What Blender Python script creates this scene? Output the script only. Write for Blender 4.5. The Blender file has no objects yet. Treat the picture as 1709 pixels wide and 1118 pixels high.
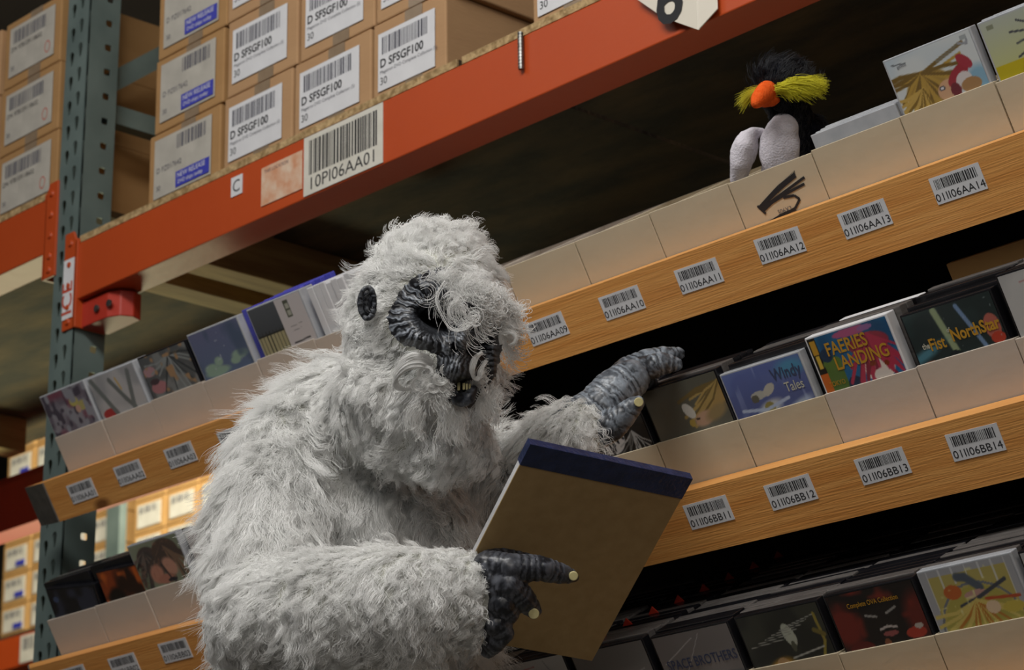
import bpy, bmesh, math, random
import numpy as np
from mathutils import Vector, Matrix, kdtree
random.seed(7); RNG = np.random.default_rng(11)
SC = bpy.context.scene
COL = SC.collection
# ------------------------------------------------------------------ camera
W, H, F = 1709.0, 1118.0, 4300.0
def nrm(v): return v / np.linalg.norm(v)
def cdir(px, py): return np.array([px - W/2, -(py - H/2), -F])
AX = -nrm(cdir(-3350, 2030))
AZ = nrm(np.cross(cdir(5000, 2030 - 0.015*8350), AX)); AZ = AZ if AZ[1] > 0 else -AZ
AY = np.cross(AZ, AX)
ROT = np.array([AX, AY, AZ])            # camera space -> world
CAM = np.array([0.0, 0.0, 0.75])
def P(px, py, d):                       # point at distance d along the view
    return CAM + ROT @ (cdir(px, py) / F) * d
def on_plane(px, py, p0, n):
    r = ROT @ cdir(px, py); n = np.array(n, float)
    return CAM + r * (np.dot(np.array(p0) - CAM, n) / np.dot(r, n))
def proj(Q):
    v = (np.asarray(Q) - CAM) @ ROT
    return W/2 + F*v[..., 0]/-v[..., 2], H/2 - F*v[..., 1]/-v[..., 2], -v[..., 2]
RIGHT, UP, BACK = ROT[:, 0], ROT[:, 1], ROT[:, 2]
cam = bpy.data.cameras.new('camera'); camo = bpy.data.objects.new('camera', cam); COL.objects.link(camo)
camo.matrix_world = Matrix([[*ROT[0], CAM[0]], [*ROT[1], CAM[1]], [*ROT[2], CAM[2]], [0, 0, 0, 1]])
cam.sensor_width = 36; cam.lens = F / W * 36; cam.clip_start = .05
cam.dof.use_dof = True; cam.dof.focus_distance = 3.12; cam.dof.aperture_fstop = 10.5
SC.camera = camo
# ------------------------------------------------------------------ light and exposure
w = bpy.data.worlds.new('world'); SC.world = w; w.use_nodes = True
w.node_tree.nodes['Background'].inputs[0].default_value = (.75, .8, 1, 1)
w.node_tree.nodes['Background'].inputs[1].default_value = .05
def area(name, loc, target, sx, sy, power, col):
    l = bpy.data.lights.new(name, 'AREA'); l.shape = 'RECTANGLE'; l.size = sx; l.size_y = sy; l.energy = power; l.color = col
    o = bpy.data.objects.new(name, l); COL.objects.link(o); o.location = loc
    o.rotation_euler = (Vector(target) - Vector(loc)).to_track_quat('-Z', 'Y').to_euler(); return o
area('aisle_light', (-1.7, .25, 3.9), (-2.2, 2.1, 1.7), 2.2, .5, 78, (1, .98, .95))
area('aisle_light', (-4.4, .2, 4.4), (-3.4, 2.2, 1.5), 2.2, .6, 12, (1, .95, .88))
area('aisle_light', (1.2, -.6, 3.0), (-1.9, 2.3, 1.5), 1.6, 1.2, 32, (1, .93, .84))
area('far_aisle_light_and_fill', (-6.3, 3.9, .8), (-5.1, 3.1, 2.5), .8, .6, 7, (.95, 1, .62)).data.spread = math.radians(70)  # added low fill lamp, no real fixture: brightens the decking underside at left
area('far_aisle_light_and_fill', (-5.6, 4.5, 4.6), (-7.0, 5.0, 2.0), 2.5, .5, 340, (1, .93, .74))
SC.view_settings.view_transform = 'Standard'; SC.view_settings.look = 'None'
SC.view_settings.exposure = 0; SC.view_settings.gamma = 1; SC.view_settings.use_curve_mapping = False
SC.cycles.max_bounces = 6; SC.cycles.transparent_max_bounces = 8; SC.cycles.use_denoising = True
# ------------------------------------------------------------------ materials
def lin(c):
    if isinstance(c, str): c = tuple(int(c[i:i+2], 16)/255 for i in (0, 2, 4))
    return tuple((x/12.92 if x <= .04045 else ((x+.055)/1.055)**2.4) for x in c)
MATS = {}
def mat(name, c1, c2=None, rough=.6, scale=8, stretch=(1, 1, 1), bump=0, bscale=60, metal=0, spec=.5, detail=4, ramp=(.35, .65), coat=0, attr=None, kind='noise', sheen=0):
    if name in MATS: return MATS[name]
    m = bpy.data.materials.new(name); m.use_nodes = True; nt = m.node_tree; N = nt.nodes; L = nt.links
    b = N['Principled BSDF']; b.inputs['Roughness'].default_value = rough; b.inputs['Metallic'].default_value = metal
    b.inputs['Specular IOR Level'].default_value = spec; b.inputs['Coat Weight'].default_value = coat; b.inputs['Coat Roughness'].default_value = .12
    b.inputs['Base Color'].default_value = (*lin(c1), 1)
    tc = N.new('ShaderNodeTexCoord'); mp = N.new('ShaderNodeMapping'); L.new(tc.outputs['Object'], mp.inputs[0]); mp.inputs['Scale'].default_value = stretch
    if c2:
        if kind == 'voronoi':
            t = N.new('ShaderNodeTexVoronoi'); t.inputs['Scale'].default_value = scale; out = t.outputs['Color']
            nz = N.new('ShaderNodeTexNoise'); nz.inputs['Scale'].default_value = scale*.8; nz.inputs['Detail'].default_value = 3
            L.new(mp.outputs[0], nz.inputs[0]); L.new(nz.outputs['Color'], t.inputs['Vector'])
        else:
            t = N.new('ShaderNodeTexNoise'); t.inputs['Scale'].default_value = scale; t.inputs['Detail'].default_value = detail; t.inputs['Distortion'].default_value = .6 if kind == 'wood' else 0
            L.new(mp.outputs[0], t.inputs[0]); out = t.outputs['Fac']
        r = N.new('ShaderNodeValToRGB'); r.color_ramp.elements[0].position, r.color_ramp.elements[1].position = ramp
        r.color_ramp.elements[0].color = (*lin(c1), 1); r.color_ramp.elements[1].color = (*lin(c2), 1)
        L.new(out, r.inputs[0]); L.new(r.outputs[0], b.inputs['Base Color'])
        if kind == 'wood':      # knots
            v = N.new('ShaderNodeTexVoronoi'); v.inputs['Scale'].default_value = 3.6; m2 = N.new('ShaderNodeMapping'); m2.inputs['Scale'].default_value = (1.0, 0, 2.2)
            L.new(tc.outputs['Object'], m2.inputs[0]); L.new(m2.outputs[0], v.inputs['Vector'])
            r2 = N.new('ShaderNodeValToRGB'); r2.color_ramp.elements[0].position = .05; r2.color_ramp.elements[1].position = .11
            r2.color_ramp.elements[0].color = (.16, .08, .03, 1); r2.color_ramp.elements[1].color = (1, 1, 1, 1); L.new(v.outputs['Distance'], r2.inputs[0])
            mx = N.new('ShaderNodeMix'); mx.data_type = 'RGBA'; mx.blend_type = 'MULTIPLY'; mx.inputs[0].default_value = .85
            L.new(r.outputs[0], mx.inputs[6]); L.new(r2.outputs[0], mx.inputs[7]); L.new(mx.outputs[2], b.inputs['Base Color'])
    if attr:
        a = N.new('ShaderNodeAttribute'); a.attribute_name = attr; L.new(a.outputs['Color'], b.inputs['Base Color'])
    if bump:
        t2 = N.new('ShaderNodeTexNoise'); t2.inputs['Scale'].default_value = bscale; t2.inputs['Detail'].default_value = 3; L.new(mp.outputs[0], t2.inputs[0])
        bp = N.new('ShaderNodeBump'); bp.inputs['Strength'].default_value = bump; bp.inputs['Distance'].default_value = .003
        L.new(t2.outputs['Fac'], bp.inputs['Height']); L.new(bp.outputs[0], b.inputs['Normal'])
    MATS[name] = m; return m
M_ORANGE = mat('orange_enamel', 'ae4216', 'b94a18', .45, 3, bump=.15, bscale=40, ramp=(.2, .8))
M_REDDARK = mat('red_enamel', 'a52c1c', 'b5341f', .5, 3)
M_GREEN = mat('green_steel', '54625f', '64726e', .5, 9, bump=.1)
M_WOOD = mat('pine_board', 'cf8a42', 'e3a45a', .55, 5, (.6, 7, 16), .25, 30, kind='wood', ramp=(.3, .7), coat=.15)
M_WOODPALE = mat('pale_pine', 'a88758', 'c6a570', .7, 6, (9, .8, 9), .3, 40)
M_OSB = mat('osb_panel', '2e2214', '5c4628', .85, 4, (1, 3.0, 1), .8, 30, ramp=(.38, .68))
M_OSBEDGE = mat('chipboard_edge', '8a7048', 'bda073', .9, 90, bump=.9, bscale=160)
M_PEG = mat('dark_hardboard', '17130f', '1e1914', .6, 30)
M_CARTON = mat('corrugated_card', 'a8825c', 'b58f66', .8, 5, (1, 1, 4), .15, 60, ramp=(.2, .8))
M_CARTON2 = mat('golden_card', 'b58a52', 'c59a5e', .8, 5, (1, 1, 4), .15, 60, ramp=(.2, .8))
M_TRAY = mat('white_card', 'b9ada0', 'c5b9ab', .8, 7, bump=.1, bscale=80, ramp=(.2, .8))
M_TRAY2 = mat('aged_white_card', 'b8aa90', 'c8baa0', .8, 5, bump=.15, bscale=50, ramp=(.2, .8))
M_PAPER = mat('white_paper', 'd2d2d4', 'dadadc', .6, 20)
M_PAPERC = mat('cream_paper', 'c9c5b8', 'd6d2c6', .6, 20)
M_PAPERD = mat('dull_label_paper', 'a9a49a', 'b8b3a8', .6, 20); M_CARTON3 = mat('tan_card', '9d7648', 'ab8353', .8, 5, (1, 1, 4), .15, 60, ramp=(.2, .8))
M_FADED = mat('faded_sticker', 'c98f6b', 'd8c0a8', .7, 30)
M_INK = mat('black_ink', '1c1c20', rough=.7); M_INKGREY = mat('grey_ink', '50505a', rough=.7)
M_INKRED = mat('red_ink', 'b8452f', rough=.7)
M_BLUE = mat('blue_sticker', '3a3fa8', rough=.5)
M_TAPE = mat('packing_tape', '8a7660', '97836c', .18, 20, spec=.8)
M_STEEL = mat('bare_steel', '8c8c88', '5c5c58', .35, 60, metal=.8)
M_SIGN = mat('sign_plastic', 'd6cfc0', rough=.35)
M_DARKEND = mat('grey_end_grain', '4c4844', '5a544e', .9, 40, bump=.4)
M_CASE = mat('black_case_plastic', '141417', '1b1b1f', .22, 20, spec=.6)
M_CASEGREY = mat('grey_case_sheen', '54504e', '6a6663', .3, 30, (1, 8, 8), spec=.6)  # black cases in grey: reflections on their filmed tops put into the colour
M_CASECLEAR = mat('clear_case_plastic', 'a8abb0', 'b8babe', .15, 30, spec=.6)
M_CASEPURPLE = mat('violet_case', '3c3ea0', '5a5cc8', .3, 12)
M_PRINT = mat('printed_cover', 'ffffff', rough=.35, attr='Col', coat=.6)
M_CONCRETE = mat('concrete', '5c5852', '68645d', .8, 3, bump=.2)
M_DARKWALL = mat('dark_wall', '2a2622', '332e29', .9, 2)
M_FURSKIN = mat('suit_backing', 'c4c4ba', 'b4b4aa', .9, 30, bump=.5, bscale=120)
M_FUR = mat('white_fur', 'f6f5f2', rough=.42, spec=.4)
def fur_nodes(m, c, tr=.35):
    nt = m.node_tree; N = nt.nodes; L = nt.links; b = N['Principled BSDF']; b.inputs['Base Color'].default_value = (*c, 1)
    t = N.new('ShaderNodeBsdfTranslucent'); t.inputs[0].default_value = (*c, 1); x = N.new('ShaderNodeMixShader'); x.inputs[0].default_value = tr
    L.new(b.outputs[0], x.inputs[1]); L.new(t.outputs[0], x.inputs[2]); L.new(x.outputs[0], N['Material Output'].inputs['Surface'])
fur_nodes(M_FUR, (.965, .965, .95), .30)
M_GLOVE = mat('latex_glove', 'ffffff', rough=.38, attr='Col', spec=.5)
M_NAIL = mat('cream_nail', 'd6cb95', 'c8bd88', .35, 80)
M_TOOTH = mat('cream_tooth', 'd4cb96', rough=.4)
M_VOID = mat('hole_dark', '050505', rough=.9)
M_PADBOARD = mat('greyboard', 'a08558', 'ab9063', .85, 60, bump=.1, bscale=200, ramp=(.3, .7))
M_NAVY = mat('navy_binding', '1c2746', '28345a', .3, 60, bump=.4, bscale=200)
# ------------------------------------------------------------------ object helpers
def link(name, me, m=None, parent=None, mw=None):
    o = bpy.data.objects.new(name, me); COL.objects.link(o)
    if m is not None and me is not None and hasattr(me, 'materials') and len(me.materials) == 0: me.materials.append(m)
    if parent is not None:
        o.parent = parent
        o.matrix_parent_inverse = Matrix.Identity(4)
    if mw is not None: o.matrix_basis = mw
    return o
def tag(o, label=None, cat=None, group=None, kind=None):
    for k, v in (('label', label), ('category', cat), ('group', group), ('kind', kind)):
        if v: o[k] = v
    return o
def empty(name, label=None, cat=None, group=None, loc=(0, 0, 0), mw=None, kind=None):
    o = bpy.data.objects.new(name, None); COL.objects.link(o); o.empty_display_size = .05
    if mw is not None: o.matrix_basis = mw
    else: o.location = loc
    return tag(o, label, cat, group, kind)
class MB:
    def __init__(s): s.v = []; s.f = []
    def box(s, lo, hi):
        n = len(s.v); (a, b, c), (d, e, f) = lo, hi
        s.v += [(a,b,c),(d,b,c),(d,e,c),(a,e,c),(a,b,f),(d,b,f),(d,e,f),(a,e,f)]
        s.f += [tuple(n+i for i in q) for q in ((0,3,2,1),(4,5,6,7),(0,1,5,4),(1,2,6,5),(2,3,7,6),(3,0,4,7))]; return s
    def poly(s, pts):
        n = len(s.v); s.v += [tuple(p) for p in pts]; s.f.append(tuple(range(n, n+len(pts)))); return s
    def prism(s, pts, off):     # polygon extruded by the vector off
        n = len(s.v); k = len(pts); s.v += [tuple(p) for p in pts] + [tuple(np.array(p)+np.array(off)) for p in pts]
        s.f.append(tuple(range(n+k-1, n-1, -1))); s.f.append(tuple(range(n+k, n+2*k)))
        for i in range(k): j = (i+1) % k; s.f.append((n+i, n+j, n+k+j, n+k+i))
        return s
    def cyl(s, c, ax, r, h, n=16, r2=None):
        c = np.array(c, float); ax = nrm(np.array(ax, float)); u = nrm(np.cross(ax, (0.3, .5, .81))); v = np.cross(ax, u); r2 = r if r2 is None else r2
        a = [c + (u*math.cos(t)+v*math.sin(t))*r for t in np.linspace(0, 2*math.pi, n, endpoint=False)]
        b = [c + ax*h + (u*math.cos(t)+v*math.sin(t))*r2 for t in np.linspace(0, 2*math.pi, n, endpoint=False)]
        m = len(s.v); s.v += [tuple(p) for p in a+b]; s.f.append(tuple(range(m+n-1, m-1, -1))); s.f.append(tuple(range(m+n, m+2*n)))
        for i in range(n): j = (i+1) % n; s.f.append((m+i, m+j, m+n+j, m+n+i))
        return s
    def me(s, name='m', bevel=0):
        me = bpy.data.meshes.new(name); me.from_pydata(s.v, [], s.f)
        bm = bmesh.new(); bm.from_mesh(me)
        bmesh.ops.recalc_face_normals(bm, faces=bm.faces)
        if bevel: bmesh.ops.bevel(bm, geom=bm.edges[:], offset=bevel, segments=2, affect='EDGES', profile=.5)
        bm.to_mesh(me); bm.free(); return me
    def build(s, name, m, parent=None, mw=None, bevel=0): return link(name, s.me(name, bevel), m, parent, mw)
FONTS = []
def text(body, size, m, parent, mw, name='lettering', align='LEFT', sx=1.0, thick=0):
    c = bpy.data.curves.new('lettering', 'FONT'); c.body = body; c.size = size; c.align_x = align; c.fill_mode = 'FRONT'; c.resolution_u = 3
    c.offset = thick; c.materials.append(m)
    o = bpy.data.objects.new(name, c); COL.objects.link(o); o.parent = parent
    o.matrix_basis = mw @ Matrix.Diagonal((sx, 1, 1, 1)); FONTS.append(o); return o
def barcode(w, h, m, parent, mw, seed=0, n=26):
    r = random.Random(seed); b = MB(); x = 0; seq = [(r.choice((1, 1, 2, 2.6)), r.choice((1, 1, 1.4, 2))) for _ in range(n)]
    tot = sum(a+c for a, c in seq) - seq[-1][1]
    for a, c in seq:
        b.poly([(x/tot*w, 0, 0), ((x+a)/tot*w, 0, 0), ((x+a)/tot*w, h, 0), (x/tot*w, h, 0)]); x += a+c
    return b.build('barcode', m, parent, mw)
# plane in front of a vertical face: local x -> world x, local y -> world z, local z -> world -y
FRONT = Matrix(((1, 0, 0, 0), (0, 0, -1, 0), (0, 1, 0, 0), (0, 0, 0, 1)))
T = Matrix.Translation
# ------------------------------------------------------------------ the room
MB().box((-16, -4, -.1), (6, 10, 0)).build('floor', M_CONCRETE)['kind'] = 'structure'
MB().box((-16, -4, 5.6), (6, 10, 5.7)).build('ceiling', M_DARKWALL)['kind'] = 'structure'
MB().box((-16, 10, -.1), (6, 10.1, 5.7)).build('wall_back', M_DARKWALL)['kind'] = 'structure'
MB().box((-16.1, -4, -.1), (-16, 10.1, 5.7)).build('wall_left', M_DARKWALL)['kind'] = 'structure'
# ------------------------------------------------------------------ pallet rack
YF = 2.5                                    # front plane of the rack
def rounded_slot(kind):
    if kind == 'tear':
        pts = [(.0075*math.cos(t), .006+.0085*math.sin(t)) for t in np.linspace(-.35, math.pi+.35, 10)] + [(-.0032, -.014), (0, -.0165), (.0032, -.014)]
    else: pts = [(x, y) for x, y in ((.007, -.006), (.008, 0), (.007, .006), (0, .007), (-.007, .006), (-.008, 0), (-.007, -.006), (0, -.007))]
    return pts
def holed_plate(m, u0, u1, z0, z1, pitch, cx, kind, f, off):  # strip of plate with real openings; f maps (u,z) to 3d
    z = z0
    while z < z1 - 1e-6:
        zc = z + pitch*.5; hw = (u1-u0)/2; uc = (u0+u1)/2; hh = pitch/2; hole = rounded_slot(kind)
        ring = []
        for (x, y) in hole:
            s = min(hw/abs(x) if abs(x) > 1e-6 else 9e9, hh/abs(y) if abs(y) > 1e-6 else 9e9); ring.append((x*s, y*s))
        # add the corners
        k = len(hole); n = len(m.v)
        m.v += [f(uc+cx+x, zc+y) for x, y in hole] + [f(uc+x, zc+y) for x, y in ring] + [f(uc+cx+x, zc+y, off) for x, y in hole]
        cn = [(hw, hh), (-hw, hh), (-hw, -hh), (hw, -hh)]
        for i in range(k):
            j = (i+1) % k; a, b = ring[i], ring[j]
            m.f.append((n+i, n+j, n+k+j, n+k+i)); m.f.append((n+i, n+2*k+i, n+2*k+j, n+j))
            for c in cn:
                if (abs(a[0]-c[0]) < 1e-9 and abs(b[1]-c[1]) < 1e-9) or (abs(a[1]-c[1]) < 1e-9 and abs(b[0]-c[0]) < 1e-9):
                    if abs(a[0]-b[0]) > 1e-9 and abs(a[1]-b[1]) > 1e-9:
                        q = len(m.v); m.v.append(f(uc+c[0], zc+c[1])); m.f.append((n+k+i, n+k+j, q))
        z += pitch
def column(parent, x0, y0, z1, face=-1):
    wd, dp = .076, .07
    m = MB(); F1 = lambda u, z, o=0: (x0+u, y0+o, z); y1 = y0 + dp
    holed_plate(m, .006, .036, 0, z1, .0508, 0, 'tear', F1, .003*1)
    holed_plate(m, .036, .066, .012, z1, .0508, -.002, 'tear', F1, .003)
    m.box((x0, y0, 0), (x0+.006, y0+.003, z1)); m.box((x0+.066, y0, 0), (x0+wd, y0+.003, z1))
    m.box((x0, y0+.003, 0), (x0+.003, y1, z1))
    F2 = lambda u, z, o=0: (x0+wd+(-o), y0+u, z)
    holed_plate(m, .034, .058, .02, z1, .0508, .0, 'square', F2, .003)
    m.box((x0+wd-.003, y0, 0), (x0+wd, y0+.034, z1)); m.box((x0+wd-.003, y0+.058, 0), (x0+wd, y1, z1))
    return m.build('column', M_GREEN, parent)
fr = empty('upright_frame', 'grey green steel rack upright with teardrop slots at left', 'rack frame', 'rack upright frames', (-3.935, YF+.0, 0))
fr.rotation_euler = (0, math.radians(1.1), 0); fr.location = (-3.987, YF, 0)
column(fr, 0, 0, 3.5); column(fr, 0, .86, 3.5)
def bar(name, a, b, wd, m, parent):
    a, b = np.array(a, float), np.array(b, float); d = nrm(b-a); s = np.array((1., 0, 0)); t = nrm(np.cross(d, s)); q = MB()
    q.prism([a+s*wd[0]/2+t*wd[1]/2, a-s*wd[0]/2+t*wd[1]/2, a-s*wd[0]/2-t*wd[1]/2, a+s*wd[0]/2-t*wd[1]/2], b-a); return q.build(name, m, parent)
for z in (.3, .9, 2.72): bar('horizontal_brace', (.038, .07, z), (.038, .86, z), (.03, .038), M_GREEN, fr)
for z in (.28, 2.78): bar('diagonal_brace', (.038, .07, z), (.038, .86, z+.62), (.03, .038), M_GREEN, fr)
for yy in (0, .86): MB().box((-.02, yy-.02, 0), (.1, yy+.09, .008)).build('foot_plate', M_GREEN, fr)
fr2 = fr.copy(); COL.objects.link(fr2); fr2.location = (-.95, YF, 0); fr2.rotation_euler = (0, 0, 0); fr2['label'] = 'grey green steel rack upright beyond the right edge of view'
for c in list(fr.children):
    d = c.copy(); COL.objects.link(d); d.parent = fr2
def beam(label, x0, x1, y0, z1, m, h=.111, flip=1, endl=True, endr=False):
    t = empty('rack_beam', label, 'beam', 'orange rack beams', ((x0+x1)/2, y0, z1-h)); ox, oy, oz = t.location; hx = (x1-x0)/2
    y1 = .07*flip; b = MB(); st = .028
    prof = [(0, 0), (0, h), (y1*.62, h), (y1*.62, h-st), (y1, h-st), (y1, 0)]
    b.prism([(-hx, y, z) for y, z in prof], (2*hx, 0, 0)); b.build('box_section', m, t, bevel=.0022)
    for s, on in ((-1, endl), (1, endr)):
        if not on: continue
        q = MB(); xo = s*(hx)
        pts = [(xo+s*.0, -.004, .115), (xo+s*.012, -.004, .138), (xo+s*.04, -.004, .138), (xo+s*.04, -.004, -.055), (xo, -.004, -.055)]
        q.prism(pts, (0, .005, 0)); q.box((xo-.004, -.004, -.055), (xo+.004, .066, .12))
        q.build('end_connector', m, t, bevel=.0012)
        for zz in (.115, .072, .03, -.012, -.04):
            MB().cyl((xo+s*.02, -.0035, zz), (0, -1, 0), .0075, .004, 14, .005).build('rivet', m, t)
    return t
XU = -3.935
b1 = beam('long orange beam with barcode placard under the carton row', -3.862, -.95, YF, 2.426, M_ORANGE)
b2 = beam('orange beam left of the green upright', -6.6, -3.975, YF, 2.548, M_ORANGE, .111, 1, False, True)
b3 = beam('dark red rear beam behind the decking', -3.862, -.95, 3.42, 2.426, M_REDDARK, .111, -1, False)
b4 = beam('dark red rear beam seen left below the decking', -6.6, -3.94, 3.36, 2.43, M_REDDARK, .15, -1, False)
# low connector bracket flap under the beam at the upright
g = MB(); o1 = b1.location
g.prism([(-3.862-o1[0]+x, .012+y, -.004) for x, y in ((.0, 0), (.085, 0), (.11, .012), (.12, .035), (.11, .058), (.0, .062))], (0, 0, -.05))
g.build('lock_bracket', M_REDDARK, b1, bevel=.002)
for x, y in ((.055, .03), (.095, .03)): MB().cyl((-3.862-o1[0]+x, .011, -.03), (0, -1, 0), .007, .004, 12).build('bolt', M_STEEL, b1)
def placard(px0, px1, z0, z1, m, name, par=b1, y=YF):     # flat rectangle stuck on a beam face, edges measured along the beam
    x0 = on_plane(px0[0], px0[1], (0, y, 0), (0, 1, 0))[0]; x1 = on_plane(px1[0], px1[1], (0, y, 0), (0, 1, 0))[0]
    ox, oy, oz = par.location
    o = MB().box((0, 0, 0), (x1-x0, z1-z0, .0012)).build(name, m, par, T((x0-ox, y-.0005-oy, z0-oz)) @ FRONT); return o, x1-x0
pl, pw = placard((508, 300), (640, 240), 2.318, 2.424, M_PAPERC, 'location_placard'); pl['label'] = 'white placard reading 10PI06AA01'
barcode(pw*.86, .062, M_INK, pl, T((pw*.07, .035, .0014)), 3, 30)
text('10PI06AA01', .0315, M_INK, pl, T((pw*.06, .008, .0014)), sx=1.12)
fs, fw = placard((437, 330), (505, 300), 2.335, 2.405, M_FADED, 'faded_sticker'); fs['label'] = 'faded peach sticker'
text('THIS LOCATION', .009, M_INKGREY, fs, T((.008, .058, .0014)))
MB().box((.0, 0, 0), (.032, .036, .001)).build('letter_sticker', M_PAPER, b1, T((on_plane(386, 350, (0, YF, 0), (0, 1, 0))[0]-o1[0], -.0006, .062)) @ FRONT)
ls = b1.children[-1]; ls = [c for c in b1.children if c.name.startswith('letter_sticker')][0]
text('C', .032, M_INK, ls, T((.004, .007, .0012)))
vs = MB().box((0, 0, 0), (.034, .118, .0012)).build('vertical_letter_strip', M_PAPER, b1, T((-3.862-.038-o1[0], -.0046, -.034)) @ FRONT); vs['label'] = 'white strip with upright letters'
text('ICE', .046, M_INKRED, vs, T((.031, .006, .0014)) @ Matrix.Rotation(math.pi/2, 4, 'Z'), thick=.0006)
# letters Mc at the top right of the long beam
text('M c', .036, M_PAPER, b1, T((on_plane(1222, 12, (0, YF, 0), (0, 1, 0))[0]-o1[0], -.0025, .055)) @ FRONT, name='painted_letters')
# steel bolt lying against the beam face
rx = on_plane(874, 100, (0, YF, 0), (0, 1, 0))[0]
rb = MB()
for i in range(22): rb.cyl((0, 0, .0028*i), (0, 0, 1), .0048 if i % 2 else .0042, .0028, 10)
tag(rb.build('threaded_rod', M_STEEL, None, T((rx, YF-.006, 2.368))), 'short dark threaded steel rod hanging over orange beam face', 'rod')
# bent plastic aisle sign with the 6
q = [on_plane(px, py, (0, YF-.012, 0), (0, 1, 0)) for px, py in ((1066, 0), (1092, 22), (1125, 38), (1165, 50))]
sx0 = on_plane(1165, 50, (0, YF-.012, 0), (0, 1, 0)); zb = sx0[2]
sg = empty('aisle_sign', 'bent cream plastic sign with black numeral 6 on orange beam', 'sign', None, (sx0[0], YF-.012, zb))
sp = [(on_plane(px, py, (0, YF-.012, 0), (0, 1, 0))-sx0) for px, py in ((1165, 50), (1125, 36), (1096, 22), (1064, 0))]
pts = [(p[0], 0, p[2]) for p in sp] + [(sp[-1][0]-.03, 0, .17), (0, 0, .17)]
m = MB(); m.prism(pts, (0, .002, 0)); m.prism([(0, 0, 0), (0, 0, .17), (.002, 0, .17), (.002, 0, 0)], (0, .002, 0))
m.build('sign_face', M_SIGN, sg, bevel=.0006)
m = MB(); m.prism([(0, 0, 0), (.035, .004, .022), (.035, .004, .18), (0, 0, .17)], (0.0, .002, 0)); m.build('folded_edge', M_SIGN, sg, bevel=.0006)
text('6', .115, M_INK, sg, T((-.082, -.0012, .031)) @ FRONT, name='numeral', thick=.002)
# decking on the beams: panels and joists
dk = empty('rack_deck', 'dark oriented strand board decking resting on the long beam', 'decking', 'rack decking', (-2.4, 2.95, 2.427))
for x0, x1 in ((-3.86, -2.797), (-2.785, -.95)):
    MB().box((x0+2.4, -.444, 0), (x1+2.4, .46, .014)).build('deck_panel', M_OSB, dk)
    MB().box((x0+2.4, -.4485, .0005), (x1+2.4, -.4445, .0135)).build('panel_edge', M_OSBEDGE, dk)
for x0, x1 in ((-3.8, -3.735), (-3.665, -3.60)):
    MB().box((x0+2.4, -.375, -.088), (x1+2.4, .395, -.001)).build('joist', M_WOODPALE, dk, bevel=.002)
dk2 = empty('rack_deck', 'strand board decking on the beam left of the upright', 'decking', 'rack decking', (-5.3, 2.95, 2.549))
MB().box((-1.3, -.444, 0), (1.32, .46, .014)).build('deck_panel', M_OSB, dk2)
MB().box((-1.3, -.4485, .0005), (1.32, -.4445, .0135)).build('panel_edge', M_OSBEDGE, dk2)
MB().box((-.05, -.375, -.085), (.02, .34, -.001)).build('joist', M_WOODPALE, dk2, bevel=.002)
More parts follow.
